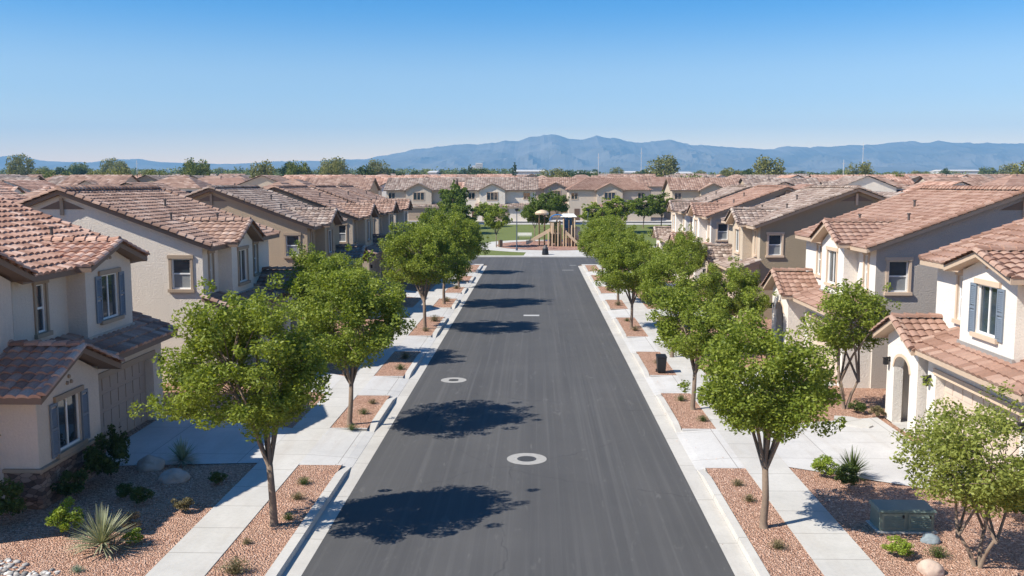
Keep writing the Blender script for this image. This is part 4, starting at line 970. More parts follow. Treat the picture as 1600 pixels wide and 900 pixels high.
def gstone():
    m, t, b = new_mat('gravel_stones'); t.links.new(ramp(t, island(t), [(0, (0.26, 0.14, 0.10)), (0.6, (0.50, 0.31, 0.22)), (1, (0.78, 0.60, 0.48))]).outputs[0], b.inputs['Base Color']); b.inputs['Roughness'].default_value = 0.9; return m
o = obj('gravel_stones', gs, gstone()); o['kind'] = 'stuff'; tag(o, 'loose pinkish gravel stones scattered over the near beds', 'gravel')

# utility cabinet, bin
t = thing('utility_cabinet', 'low grey-green utility cabinet with louvred panels in the right gravel yard', 'utility cabinet', (8.98, 22.2, 0.115)); t.scale = (0.9, 0.9, 0.88)
m = MB(); m.box(-0.72, 0.72, -0.36, 0.36, 0.04, 0.58); obj('body', m, M['cabinet'], t)
m = MB(); m.prism8([(-0.77, -0.41, 0.583), (0.77, -0.41, 0.583), (0.77, 0.41, 0.583), (-0.77, 0.41, 0.583), (-0.74, -0.38, 0.64), (0.74, -0.38, 0.64), (0.74, 0.38, 0.67), (-0.74, 0.38, 0.67)]); obj('lid', m, M['cabinet'], t)
for x0, x1 in ((-0.68, -0.03), (0.03, 0.68)):
    m = MB(); m.box(x0, x1, -0.385, -0.362, 0.08, 0.54)
    for k in range(6): m.prism8([(x0 + .06, -0.41, .15 + k * .055), (x1 - .06, -0.41, .15 + k * .055), (x1 - .06, -0.386, .17 + k * .055), (x0 + .06, -0.386, .17 + k * .055), (x0 + .06, -0.41, .16 + k * .055), (x1 - .06, -0.41, .16 + k * .055), (x1 - .06, -0.386, .185 + k * .055), (x0 + .06, -0.386, .185 + k * .055)])
    p = obj('door_panel', m, M['cabinet'], t)
    m = MB(); m.box((x0 + x1) / 2 + 0.22, (x0 + x1) / 2 + 0.26, -0.42, -0.386, 0.42, 0.5); obj('latch', m, M['black'], p)
m = MB(); m.box(-0.8, 0.8, -0.45, 0.45, -0.03, 0.04); obj('pad', m, M['walk'], t)
t = thing('trash_bin', 'dark wheeled trash bin in the third right kerb bed', 'trash bin', (5.6, 40.9, 0.115)); t.scale = (0.7, 0.7, 0.75)
m = MB(); m.prism8([(-.24, -.28, .05), (.24, -.28, .05), (.24, .26, .05), (-.24, .26, .05), (-.3, -.36, .98), (.3, -.36, .98), (.3, .36, .98), (-.3, .36, .98)]); obj('body', m, M['black'], t)
m = MB(); m.prism8([(-.33, -.39, .983), (.33, -.39, .983), (.33, .4, .983), (-.33, .4, .983), (-.3, -.34, 1.03), (.3, -.34, 1.03), (.3, .38, 1.08), (-.3, .38, 1.08)]); obj('lid', m, M['black'], t)
for sx in (-1, 1):
    m = MB(); m.tube([(sx * .26, .27, .1), (sx * .31, .27, .1)], [.1, .1], 14); obj('wheel', m, M['black'], t)
m = MB(); m.tube([(-.22, .44, .98), (.22, .44, .98)], [.018, .018], 8); obj('handle', m, M['black'], t)

# ------------------------------------------------------------------ park
def psheet(pts, dz): return [(x, y, zt(y) + dz) for x, y in pts]
lawn = MB(); 
lawn.poly([(-34, 109, 0.05), (34, 109, 0.05), (34, 157.5, zt(157.5) + .05), (-34, 157.5, zt(157.5) + .05)])
o = struct('park_lawn', lawn, M['grass'])
pv = MB()
ell = lambda cx, cy, rx, ry, n=48: [(cx + rx * math.cos(2 * math.pi * i / n), cy + ry * math.sin(2 * math.pi * i / n)) for i in range(n)]
pv.poly(psheet(ell(1.5, 121.2, 9.6, 8.6), 0.062))
pv.poly([(-70, 107.6, 0.10), (70, 107.6, 0.10), (70, 109.0, 0.10), (-70, 109.0, 0.10)])
pv.quad((-70, 107.6, 0.0), (70, 107.6, 0.0), (70, 107.6, 0.10), (-70, 107.6, 0.10))
pv.poly([(-1.5, 109.0, 0.058), (14, 109.0, 0.058), (14, 116.5, zt(116.5) + 0.058), (-1.0, 116.5, zt(116.5) + 0.058)])
pv.poly(psheet([(-34, 119.0), (-6, 115.4), (-6, 117.6), (-34, 121.2)], 0.066)); pv.poly(psheet([(9, 118), (34, 121.5), (34, 123.5), (9, 120)], 0.066))
pv.poly(psheet([(-40, 157.5), (40, 157.5), (40, 160.5), (-40, 160.5)], 0.07))
struct('park_path', pv, M['walk'])
m = MB(); m.poly(psheet(ell(2.2, 121.6, 7.4, 6.4), 0.075)); struct('playground_surface', m, M['mulch'])
m = MB(); m.poly(psheet([(6.5, 109.1), (13.9, 109.1), (13.9, 113), (8.5, 113.4)], 0.072)); m.poly(psheet([(22, 109.2), (33.5, 109.2), (33.5, 150), (20, 150)], 0.058)); struct('park_gravel', m, M['gravel'])
m = MB(); m.poly(psheet([(-70, 160.5), (70, 160.5), (70, 165), (-70, 165)], 0.02)); struct('park_road', m, M['asphalt'])
m = MB(); m.poly([(-90, 165, zt(165) + .03), (90, 165, zt(165) + .03), (90, 176, zt(176) + .05), (-90, 176, zt(176) + .05)]); struct('park_house_yards', m, M['drive'])

M['play_tan'] = plain('play_tan', (0.62, 0.46, 0.30), 0.6); M['play_post'] = plain('play_post_brown', (0.17, 0.11, 0.06), 0.5); M['play_blue'] = plain('play_blue', (0.04, 0.16, 0.38), 0.4)
M['play_white'] = plain('play_pale', (0.7, 0.68, 0.6), 0.5); M['play_green'] = plain('play_olive', (0.16, 0.17, 0.05), 0.6); M['pole_blue'] = plain('pole_slate', (0.07, 0.09, 0.13), 0.5)
pz = zt(121.5) + 0.08
t = thing('play_structure', 'playground climbing structure with tan slides and blue canopy in the park', 'play structure', (2.6, 121.5, pz))
def pbox(nm, x0, x1, y0, y1, z0, z1, mat): m = MB(); m.box(x0, x1, y0, y1, z0, z1); return obj(nm, m, M[mat], t)
def ptube(nm, pts, r, mat, seg=8): m = MB(); m.tube(pts, [r] * len(pts), seg); return obj(nm, m, M[mat], t)
for (x, y, hgt) in [(-0.7, -0.9, 3.1), (-0.7, 0.9, 3.1), (0.5, -0.9, 3.2), (0.5, 0.9, 3.2), (1.0, -1.0, 3.9), (1.0, 0.8, 3.9), (2.2, -1.0, 3.9), (2.2, 0.8, 3.9), (-2.2, 0.4, 4.2), (-1.5, 0.5, 4.2)]:
    ptube('post', [(x, y, -0.1), (x, y, hgt)], 0.1, 'play_post')
for k, (x, y, hgt, mt) in enumerate([(-0.5, -1.25, 2.6, 'play_tan'), (-0.1, -1.3, 2.2, 'play_post'), (0.25, -1.25, 3.0, 'play_tan'), (0.65, -1.35, 2.4, 'play_post'), (0.95, -1.3, 3.5, 'play_tan'), (1.3, -1.4, 2.0, 'play_tan'), (1.65, -1.35, 3.4, 'play_post'), (2.0, -1.3, 2.7, 'play_tan'), (2.4, -1.2, 3.6, 'play_tan'), (-1.0, -1.1, 1.9, 'play_tan'), (0.1, 1.2, 3.3, 'play_tan'), (1.4, 1.2, 3.6, 'play_post'), (2.5, 0.9, 3.5, 'play_tan')]):
    ptube('post', [(x, y, -0.1), (x, y, hgt)], 0.085, mt)
pbox('deck', -0.75, 0.55, -0.95, 0.95, 1.5, 1.62, 'play_tan'); pbox('deck', 0.9, 2.3, -1.05, 0.85, 1.2, 1.32, 'play_tan')
m = MB()
for k in range(9): m.box(-0.65 + k * 0.13, -0.61 + k * 0.13, -0.99, -0.96, 1.63, 2.5)
m.box(-0.7, 0.5, -1.0, -0.95, 2.5, 2.56); obj('railing', m, M['play_green'], t)
m = MB()
for k in range(10): m.box(1.05 + k * 0.12, 1.09 + k * 0.12, -1.1, -1.07, 1.33, 2.2)
m.box(1.0, 2.2, -1.11, -1.06, 2.2, 2.26); obj('railing', m, M['play_post'], t)
pbox('side_panel', -0.72, -0.3, -1.06, -0.99, 1.6, 3.0, 'play_tan'); pbox('side_panel', 2.12, 2.3, -1.05, 0.8, 1.32, 3.2, 'play_tan'); pbox('rear_panel', -0.6, 0.4, 0.92, 0.98, 0.2, 3.0, 'play_green'); pbox('blue_panel', 1.1, 2.1, 0.86, 0.92, 1.4, 3.6, 'play_blue'); pbox('climbing_wall', -0.15, 0.45, -1.06, -1.0, 0.0, 1.5, 'play_green'); pbox('panel', 1.1, 2.1, -1.14, -1.09, 0.3, 1.1, 'play_tan')
m = MB(); m.prism8([(0.5, -1.3, 3.75), (2.7, -1.3, 3.75), (2.7, 1.1, 3.75), (0.5, 1.1, 3.75), (0.9, -0.6, 4.15), (2.3, -0.6, 4.15), (2.3, 0.4, 4.15), (0.9, 0.4, 4.15)]); obj('canopy', m, M['play_white'], t)
m = MB(); n = 12
for i in range(n):
    a0, a1 = math.pi * i / n, math.pi * (i + 1) / n
    q = lambda a, r: (0.2 + -math.cos(a) * r, 3.3 + math.sin(a) * r * 0.7)
    (x0, z0), (x1, z1), (x2, z2), (x3, z3) = q(a0, 1.1), q(a1, 1.1), q(a1, 0.98), q(a0, 0.98)
    m.prism8([(x3, -1.1, z3), (x0, -1.1, z0), (x0, 0.9, z0), (x3, 0.9, z3), (x2, -1.1, z2), (x1, -1.1, z1), (x1, 0.9, z1), (x2, 0.9, z2)])
obj('arched_roof', m, M['play_blue'], t)
def slide(x0, z0, x1, z1, y):
    m = MB(); n = 10; w_ = 0.42
    for i in range(n):
        f0, f1 = i / n, (i + 1) / n; e = lambda f: z0 + (z1 - z0) * (f * 1.1 if f < 0.9 else 0.99 + (f - 0.9) * 0.1)
        X0, X1, Za, Zb = x0 + (x1 - x0) * f0, x0 + (x1 - x0) * f1, e(f0), e(f1)
        m.prism8([(X0, y - w_, Za - .06), (X1, y - w_, Zb - .06), (X1, y + w_, Zb - .06), (X0, y + w_, Za - .06), (X0, y - w_, Za), (X1, y - w_, Zb), (X1, y + w_, Zb), (X0, y + w_, Za)])
        for sy in (-1, 1):
            a, b = y + sy * w_, y + sy * (w_ + .06)
            m.prism8([(X0, a, Za - .06), (X1, a, Zb - .06), (X1, b, Zb - .06), (X0, b, Za - .06), (X0, a, Za + .38), (X1, a, Zb + .38), (X1, b, Zb + .38), (X0, b, Za + .38)])
    obj('slide', m, M['play_tan'], t)
slide(-0.75, 1.9, -3.9, 0.25, -0.5); slide(1.4, 1.5, 2.9, 0.2, -1.9)
m = MB(); m.tube([(-1.85, 0.45, 4.0), (-1.85, 0.45, 4.2), (-1.85, 0.45, 4.45), (-1.85, 0.45, 4.62)], [0.85, 0.95, 0.7, 0.2], 14); obj('mushroom_roof', m, M['play_tan'], t)
m = MB()
for k in range(7): m.box(-2.2, -1.5, 0.35, 0.39, 0.3 + k * 0.35, 0.34 + k * 0.35)
obj('ladder', m, M['play_post'], t)
import bmesh
bm = bmesh.new(); bmesh.ops.create_icosphere(bm, subdivisions=3, radius=1)
for v in bm.verts:
    d = v.co.normalized(); k = 1 + 0.2 * noise.noise(d * 1.6); v.co = Vector((2.75 + d.x * k * 0.55, -0.2 + d.y * k * 0.5, 1.25 + d.z * k * 1.25))
me = bpy.data.meshes.new('climbing_rock'); bm.to_mesh(me); bm.free(); me.materials.append(M['play_tan'])
o = obj('climbing_rock', me, None); o.location = (2.6, 121.5, pz); tag(o, 'tall tan artificial climbing rock right of the slides', 'climbing rock')
m = MB(); m.tube([(-0.6, 0, 0.05), (-0.5, 0, 0.7), (0, 0, 1.25), (0.5, 0, 0.7), (0.6, 0, 0.05)], [.06] * 5, 8); m.tube([(-0.6, .8, 0.05), (-0.5, .8, 0.7), (0, .8, 1.25), (0.5, .8, 0.7), (0.6, .8, 0.05)], [.06] * 5, 8)
for k in range(5): m.tube([(-0.55 + k * .27, 0, .35 + .8 * (1 - abs(k - 2) / 2.2)), (-0.55 + k * .27, .8, .35 + .8 * (1 - abs(k - 2) / 2.2))], [.03, .03], 6)
o = obj('arch_climber', m, M['play_white'], None, loc=(7.6, 122.8, pz)); tag(o, 'low pale arched climber at the right of the playground', 'play arches')
def parklamp(x, y, hgt, label):
    t_ = thing('park_lamp', label, 'lamp post', (x, y, zt(y) + 0.06), 'lamp posts around the playground')
    m = MB(); m.cyl(0, 0, 0, hgt, 0.075, 10, 0.05); m.cyl(0, 0, 0, 0.3, 0.14, 10); obj('pole', m, M['pole_blue'], t_)
    m = MB(); m.cyl(0, 0, hgt, hgt + 0.25, 0.18, 12, 0.26); m.cyl(0, 0, hgt + 0.25, hgt + 0.33, 0.3, 12, 0.1); obj('lamp_head', m, M['black'], t_)
parklamp(-2.4, 115.2, 4.9, 'dark lamp post left of the playground beside the path')
parklamp(7.2, 129.5, 4.0, 'dark lamp post behind the right end of the playground')
t = thing('litter_bin', 'small dark domed litter bin on the pavement before the playground', 'litter bin', (1.1, 110.3, 0.1)); t.scale = (0.78, 0.78, 0.85)
m = MB(); m.tube([(0, 0, 0), (0, 0, .2), (0, 0, .9)], [.5, .52, .42], 14); obj('body', m, M['black'], t); m = MB(); m.tube([(0, 0, .9), (0, 0, 1.1), (0, 0, 1.35)], [.44, .34, .12], 14); obj('lid', m, M['vent'], t)
m = MB(); m.tube([(0, 0, 0), (0, 0, .9)], [.28, .3], 12); o = obj('litter_barrel', m, M['play_post'], None, loc=(-4.6, 119.5, zt(119.5) + .06)); tag(o, 'reddish brown barrel at the left edge of the playground', 'barrel')
# park bench
t = thing('park_bench', 'pale bench on the lawn behind the playground path', 'bench', (-1.6, 130.6, zt(130.6) + .06))
m = MB(); m.box(-1, 1, -.22, .22, .42, .48); obj('seat', m, M['play_white'], t); m = MB(); m.box(-1, 1, .2, .25, .55, .9); obj('backrest', m, M['play_white'], t)
for sx in (-.85, .85): m = MB(); m.box(sx - .04, sx + .04, -.2, .22, 0, .42); obj('leg', m, M['pole_blue'], t)
shrub('round', 'shrubdry', 9.6, 110.8, 0.9, 'brownish spreading shrub on the gravel patch right of the litter bin', 0.5)

PG = 'trees around the park'
for (k, x, y, s_, H, l) in [('leaf', -5.1, 119.0, 0.95, 5.8, 'slender park tree with thin bare trunk left of the playground'), ('leafmid', -0.2, 127, 1.0, 6.5, 'dark green round park tree behind the playground mushroom roof'),
        ('leaf', 8.6, 138, 1.25, 4.9, 'broad light green park tree before the hip-roofed house, left one'), ('leaf', 12.2, 141, 1.5, 5.7, 'broad green park tree before the hip-roofed house, right one'),
        ('leafmid', 17.2, 150, 1.25, 5.4, 'dark park tree at the right end of the hip-roofed house'), ('leafmid', 20.5, 153, 1.4, 5.9, 'dark tree behind the right house row beside the park'),
        ('leafmid', -13.2, 148, 1.15, 7.0, 'tall green tree in the gap between the two left park houses'), ('leafmid', -11.3, 139, 1.25, 4.9, 'round green tree at the left side of the lawn'), ('leafmid', -15.0, 132, 1.0, 4.6, 'green tree at the far left of the lawn'),
        ('leafmid', -13.9, 158, 1.3, 7.4, 'tall tree filling the gap between the left and middle park houses'), ('leafmid', 3.6, 158, 1.0, 5.6, 'small dark tree before the set-back house beyond the playground'), ('leaf', -8.4, 152, 1.0, 4.2, 'small light green tree before the middle park house'), ('leafmid', -26, 150, 1.3, 5.5, 'green park tree partly hidden behind the left house row'), ('leafmid', 2.2, 160.5, 1.0, 5.8, 'dark tree in the gap beside the middle park house')]:
    tree_from(FT[k], l, 'tree', (x, y, zt(y)), PG, x * 1.7, s_, H / 5.45, name='park_tree')

# ------------------------------------------------------------------ houses facing the park
def simple_window(root, x0, x1, z0, z1, y, mull=2):
    fr = MB(); fr.box(x0 - .1, x1 + .1, y - .06, y + .02, z0 - .12, z0); fr.box(x0 - .1, x1 + .1, y - .06, y + .02, z1, z1 + .12); fr.box(x0 - .1, x0, y - .05, y + .02, z0, z1); fr.box(x1, x1 + .1, y - .05, y + .02, z0, z1)
    for k in range(1, mull): xx = x0 + (x1 - x0) * k / mull; fr.box(xx - .04, xx + .04, y - .045, y - .01, z0, z1)
    wn = obj('window', fr, M['trimlight'], root); p = MB(); p.box(x0, x1, y - .02, y + .01, z0, z1); obj('pane', p, M['glass'], wn)
def park_house(x, y, W, D, label, wall, tile, hip=False, bayx=0.5, garx=0.3):
    t = thing('park_house', label, 'house', (x, y, zt(y)), 'two-storey houses facing the park'); hw = W / 2; ze, zr = 5.5, 7.75; ov = 0.45
    b = MB(); b.box(-hw, hw, 0, D, -0.3, ze + 0.1)
    if not hip:
        for sx in (-hw, hw): b.poly([(sx, 0, ze + .1), (sx, D, ze + .1), (sx, D / 2, zr - .1)])
    bx = -hw + W * bayx; bw = 2.3
    b.box(bx - bw, bx + bw, -0.8, 0, 2.9, ze); b.poly([(bx - bw, -.8, ze), (bx + bw, -.8, ze), (bx, -.8, ze + 1.2)])
    b.box(bx - bw - 0.5, hw, -1.6, 0.0, -0.3, 2.5)
    obj('wall', b, M[wall], t)
    r = MB(); d = MB(); ym = D / 2; hx = 3.6 if hip else 0
    if not hip:
        for (y0) in (-ov, D + ov):
            tiles(r, (-hw - ov, y0, ze), (hw + ov, y0, ze), (-hw - ov, ym, zr), 0.42, 0.5, 0.05, 0.05, 2); deck(d, (-hw - ov, y0, ze), (hw + ov, y0, ze), (-hw - ov, ym, zr), 0, .2)
    else:
        A, B, Cc, Dd = (-hw - ov, -ov, ze), (hw + ov, -ov, ze), (hw + ov, D + ov, ze), (-hw - ov, D + ov, ze); E, F = (-hw + hx, ym, zr), (hw - hx, ym, zr)
        for pts in ([A, B, F, E], [Cc, Dd, E, F], [B, Cc, F], [Dd, A, E]): d.poly(pts)
        def clipped(A, B, E, F, n=15):     # tile courses over a hip face
            A, B, E, F = map(Vector, (A, B, E, F))
            for j in range(n):
                f0, f1 = j / n, (j + 1) / n; p0, p1, q0, q1 = A.lerp(E, f0), B.lerp(F, f0), A.lerp(E, f1), B.lerp(F, f1); m_ = max(1, int((p1 - p0).length / 0.42))
                up = Vector((0, 0, .09))
                for i in range(m_):
                    g0, g1 = i / m_, (i + 1) / m_; a, b_, c, e = p0.lerp(p1, g0), p0.lerp(p1, g1), q0.lerp(q1, g1), q0.lerp(q1, g0); mid, mid2 = (a + b_) / 2 + up, (e + c) / 2 + up * .7
                    r.add([tuple(a + up * .5), tuple(mid + up * .3), tuple(b_ + up * .5), tuple(c + up * .1), tuple(mid2), tuple(e + up * .1)], [(0, 1, 4, 5), (1, 2, 3, 4)])
        clipped(A, B, E, F); clipped(Cc, Dd, F, E); clipped(B, Cc, F, F); clipped(Dd, A, E, E)
    tiles(r, (bx - bw - .4, -1.15, ze - .1), (bx - bw - .4, 2.6, ze - .1), (bx, -1.15, ze + 1.25), .42, .5, .05, .05, 2); tiles(r, (bx + bw + .4, -1.15, ze - .1), (bx + bw + .4, 2.6, ze - .1), (bx, -1.15, ze + 1.25), .42, .5, .05, .05, 2)
    deck(d, (bx - bw - .4, -1.15, ze - .1), (bx - bw - .4, 2.6, ze - .1), (bx, -1.15, ze + 1.25)); deck(d, (bx + bw + .4, -1.15, ze - .1), (bx + bw + .4, 2.6, ze - .1), (bx, -1.15, ze + 1.25))
    rf = obj('roof', r, M[tile], t); obj('fascia', d, M['fascia'], rf)
    r2 = MB(); d2 = MB(); A, B, Cc = (bx - bw - .8, -2.0, 2.5), (hw + .3, -2.0, 2.5), (bx - bw - .8, 0, 3.15)
    tiles(r2, A, B, Cc, .42, .5, .05, .05, 2); deck(d2, A, B, Cc); rf = obj('garage_roof', r2, M[tile], t); obj('fascia', d2, M['fascialight'], rf)
    simple_window(t, bx - .95, bx + .95, 3.75, 5.05, -.8, 3)
    for wx in (-hw + 1.0, hw - 1.6):
        if abs(wx - bx) > bw + .7: simple_window(t, wx - .55, wx + .55, 3.9, 4.95, 0, 2)
    gx = bx + 0.6; m = MB(); m.box(gx - 2.4, gx + 2.4, -1.66, -1.61, 0, 2.1)
    for k in range(1, 4): m.box(gx - 2.4, gx + 2.4, -1.675, -1.662, k * .52 - .02, k * .52 + .02)
    obj('garage_door', m, M['trim'], t)
    m = MB(); m.box(-hw + 1.0, -hw + 1.95, -.06, -.001, 0, 2.15); obj('door', m, M['door'], t)
    return t
park_house(-21.2, 168.5, 12.0, 10.5, 'park house with grey-brown gable roof, leftmost of the three facing the lawn', 'beige', 'tileC', bayx=0.5)
park_house(-6.4, 168.5, 12.6, 10.5, 'middle park house with central gabled bay and bright sunlit side wall', 'greige', 'tileC', bayx=0.38)
park_house(13.2, 168.5, 14.6, 10.5, 'park house with reddish hip roof, right one facing the lawn', 'beige', 'tileD', True, bayx=0.5)
park_house(2.9, 186.0, 9.5, 10.5, 'smaller shaded house set back between the middle and right park houses', 'tan2', 'tileB', bayx=0.6)
park_house(-36.5, 168.5, 12.0, 10.5, 'park house mostly hidden behind the left house row', 'tan2', 'tileB', bayx=0.6)
park_house(30.5, 168.5, 12.0, 10.5, 'park house mostly hidden behind the right house row', 'tan2', 'tileB', bayx=0.6)

rg = random.Random(33)
# ------------------------------------------------------------------ far trees, poles, white halls, tower
def far_tree_proto(mat, seed, rx, rz, n=3000, L=0.55):
    cs = crown_centers(60, rx, rx, rz, 0.8 + rz, seed, 10); P = clump_points(cs, [rx * 0.34] * 60, [n // 60] * 60, 0.85)
    t = MB(); t.tube([(0, 0, -.3), (0.1, 0, 1.5), (0, 0, 1 + rz)], [rx * .09, rx * .07, rx * .04], 6)
    return quads_mesh('crown', leaf_quads(P, L, L * .7), M[mat]), mesh_from('trunk', t, M['bark'])
M['leaffar'] = leaf_mat('far_olive_leaves', (0.09, 0.105, 0.03), (0.17, 0.18, 0.05), (0.28, 0.27, 0.09), 0.35)
FTP = [far_tree_proto('leaffar2', 701, 4.2, 3.8), far_tree_proto('leafdark', 702, 3.8, 3.2), far_tree_proto('leaffar', 703, 4.3, 4.6), far_tree_proto('leafdark', 704, 1.3, 5.0, 1500, .4)]
def ftree(k, x, y, s_, label, group=None, hz=1.0):
    return tree_from(FTP[k], label, 'tree', (x, y, zt(y)), group, rg.uniform(0, 6), s_, s_ * hz, name='distant_tree')
# ------------------------------------------------------------------ far houses
def far_proto(wall, tile, hip, W, D):
    b = MB(); ze, zr = 5.5, 7.9; hw, hd = W / 2, D / 2; b.box(-hw, hw, -hd, hd, -.4, ze + .1)
    if not hip:
        for sx in (-hw, hw): b.poly([(sx, -hd, ze + .1), (sx, hd, ze + .1), (sx, 0, zr - .12)])
    r = MB(); ov = .45
    if hip:
        A, B, C_, D_ = [Vector(p) for p in ((-hw - ov, -hd - ov, ze), (hw + ov, -hd - ov, ze), (hw + ov, hd + ov, ze), (-hw - ov, hd + ov, ze))]; E, F = Vector((-hw + hd * .8, 0, zr)), Vector((hw - hd * .8, 0, zr))
        for (a, b2, e, f) in ((A, B, E, F), (C_, D_, F, E), (B, C_, F, F), (D_, A, E, E)):
            n = 10
            for j in range(n):
                p0, p1, q0, q1 = a.lerp(e, j / n), b2.lerp(f, j / n), a.lerp(e, (j + 1) / n), b2.lerp(f, (j + 1) / n); m_ = max(1, int((p1 - p0).length / 0.9)); up = Vector((0, 0, .12))
                for i in range(m_):
                    r.add([tuple(p0.lerp(p1, i / m_) + up), tuple(p0.lerp(p1, (i + 1) / m_) + up), tuple(q0.lerp(q1, (i + 1) / m_) + up * .3), tuple(q0.lerp(q1, i / m_) + up * .3)], [(0, 1, 2, 3)])
                r.add([tuple(p0 + up), tuple(p1 + up), tuple(p1), tuple(p0)], [(0, 1, 2, 3)])
    else:
        for sy in (-1, 1): tiles(r, (-hw - ov, sy * (hd + ov), ze), (hw + ov, sy * (hd + ov), ze), (-hw - ov, 0, zr), .7, .7, .06, .07, 2)
        bw = 2.4; yb = -hd - 1.2
        b.box(-bw, bw, yb, -hd, -.4, ze); b.poly([(-bw, yb, ze), (bw, yb, ze), (0, yb, ze + 1.15)])
        for sx in (-1, 1): tiles(r, (sx * (bw + .4), yb - .4, ze - .1), (sx * (bw + .4), -hd + 3, ze - .1), (0, yb - .4, ze + 1.3), .7, .7, .06, .07, 2)
    wn = MB()
    for wx in (-hw * .65, hw * .65, 0):
        yy = -hd - (1.2 if wx == 0 and not hip else 0); wn.box(wx - .6, wx + .6, yy - .05, yy + .01, 3.7, 5.0)
        wn.box(wx - .5, wx + .5, hd - .01, hd + .05, 3.7, 5.0)
    for sx in (-hw, hw): wn.box(sx - .05, sx + .05, 1.5, 2.6, 3.7, 4.9); wn.box(sx - .05, sx + .05, -2.8, -1.9, 3.7, 4.9)
    vt = MB(); vt.cyl(hw * .3, 1.0, zr - .6, zr + .25, .09, 6); 
    return [('wall', mesh_from('wall', b, M[wall])), ('roof', mesh_from('roof', r, M[tile])), ('window', mesh_from('window', wn, M['glass'])), ('roof_vent', mesh_from('roof_vent', vt, M['vent']))]
FP = [far_proto('greige', 'tileC', False, 13, 11), far_proto('tan2', 'tileB', False, 12, 11.5), far_proto('beige', 'tileD', True, 13, 11), far_proto('cream', 'tileB', True, 12, 11), far_proto('tan', 'tileC', False, 14, 11), far_proto('white', 'tileA', False, 12, 11)]
rg = random.Random(21)
def far_house(x, y, rz, k=None, full=True):
    k = rg.randrange(len(FP)) if k is None else k
    roof = ('brown tiled gable roof', 'red tiled gable roof', 'reddish hip roof', 'clay hip roof', 'grey-brown gable roof', 'terracotta gable roof')[k]
    zone = 'left of the street' if x < -30 and y < 170 else 'right of the street' if x > 30 and y < 170 else 'beyond the park'
    dist = 'close behind the street houses' if y < 110 else 'in the middle distance' if y < 260 else 'far off near the tree line'
    t = thing('distant_house', f'distant house with {roof} {dist}, {zone}', 'house', (x, y, zt(y)), f'distant houses with {roof} {dist}, {zone}', rz)
    sc = rg.uniform(0.94, 1.05); t.scale = (1, 1, sc)
    for nm, me in FP[k][: 4 if full else 2]: obj(nm, me, None, t)
HP = math.pi / 2
for sd in (-1, 1):
    for cx, y0 in ((37.5, 58), (63, 100), (88, 140), (74, 122)):
        y = y0 + rg.uniform(0, 4)
        while y < 160:
            if cx != 74: far_house(sd * cx + rg.uniform(-1, 1), y, HP * (sd if cx in (63,) else -sd), full=y < 120)
            y += rg.uniform(13.5, 16)
y = 188
while y < 520:
    x = -0.60 * y + rg.uniform(0, 8)
    while x < 0.56 * y:
        if rg.random() < 0.14 and y < 320: ftree(rg.choice((0, 1, 2)), x, y, rg.uniform(0.8, 1.2), f'background tree between roofs, {"left" if x < -0.12 * y else "right" if x > 0.12 * y else "centre"}, {"nearer" if y < 240 else "farther"}', 'trees standing between the background roofs', 0.95)
        elif not (y < 200 and -4 < x < 10): far_house(x, y + rg.uniform(-1.5, 1.5), rg.choice((0, math.pi, HP, 0, -HP)), full=y < 240)
        x += rg.uniform(15, 19) * (1 + (y - 188) / 700)
    y *= 1.105

for px, topy, r, k, y, l in [(305, 247, 20, 0, 300, 'large round green tree on the skyline, leftmost of the big ones'), (408, 250, 19, 2, 310, 'yellowish green tree on the skyline, second of the big left ones'), (465, 251, 19, 0, 305, 'green skyline tree, third of the big left ones'),
        (516, 254, 16, 2, 300, 'yellow-green skyline tree left of the dark round one'), (571, 251, 19, 1, 300, 'dark round skyline tree above the left row roofs'), (1196, 244, 24, 2, 300, 'tallest loose tree on the skyline right of the mountain'),
        (1163, 258, 15, 1, 320, 'dark tree just left of the tallest right skyline tree'), (1590, 250, 26, 2, 260, 'loose green tree cut by the right edge of the picture'), (1390, 268, 13, 0, 230, 'small green tree between right background roofs'),
        (240, 266, 20, 0, 215, 'bright green tree between the left background roofs'), (886, 261, 11, 1, 420, 'round dark tree on the skyline above the hip-roofed house'), (1031, 258, 12, 1, 480, 'flat-topped dark tree on the skyline right of centre'),
        (1463, 259, 10, 1, 480, 'dark tree by the white halls on the right skyline'), (650, 262, 11, 1, 420, 'dark tree above the leftmost park house'), (627, 264, 11, 1, 400, 'small dark tree above the end of the left row')]:
    X = (px - 837) / 1450 * y; top = 8.5 + (287 - topy) / 1450 * y; H = top - zt(y); s_ = r / 1450 * y / 4.0
    ftree(k, X, y, s_, l, 'large trees on the skyline', H / s_ / (1 + 2 * 3.8 * 0.95) if k != 2 else H / s_ / (1 + 2 * 4.6 * .95))
for i in range(150):
    y = rg.uniform(360, 1000); x = rg.uniform(-0.62, 0.58) * y
    if x > 0.02 * y and rg.random() < 0.25: continue
    H = rg.uniform(7.0, 11.5) * (1.15 if x < -0.1 * y else 1.0); k = rg.choice((0, 1, 1, 2))
    sdx = 'left' if x < -0.12 * y else 'right' if x > 0.12 * y else 'centre'
    ftree(k, x, y, rg.uniform(0.9, 1.8), f'{("green", "dark green", "olive")[k]} tree in the far tree line, {sdx} of the skyline', f'{("green", "dark green", "olive")[k]} trees of the far tree line, {sdx}', H / 9.0 / 1.2)
for px, topy, y in ((803, 248, 420), (735, 252, 450)):
    X = (px - 837) / 1450 * y; ftree(3, X, y, 1.1, 'narrow dark conifer rising above the ' + ('middle of the skyline' if px > 780 else 'pale tower block'), None, ((287 - topy) / 1450 * y + 8.5 - zt(y)) / 11.5 / 1.1)
yy = 75
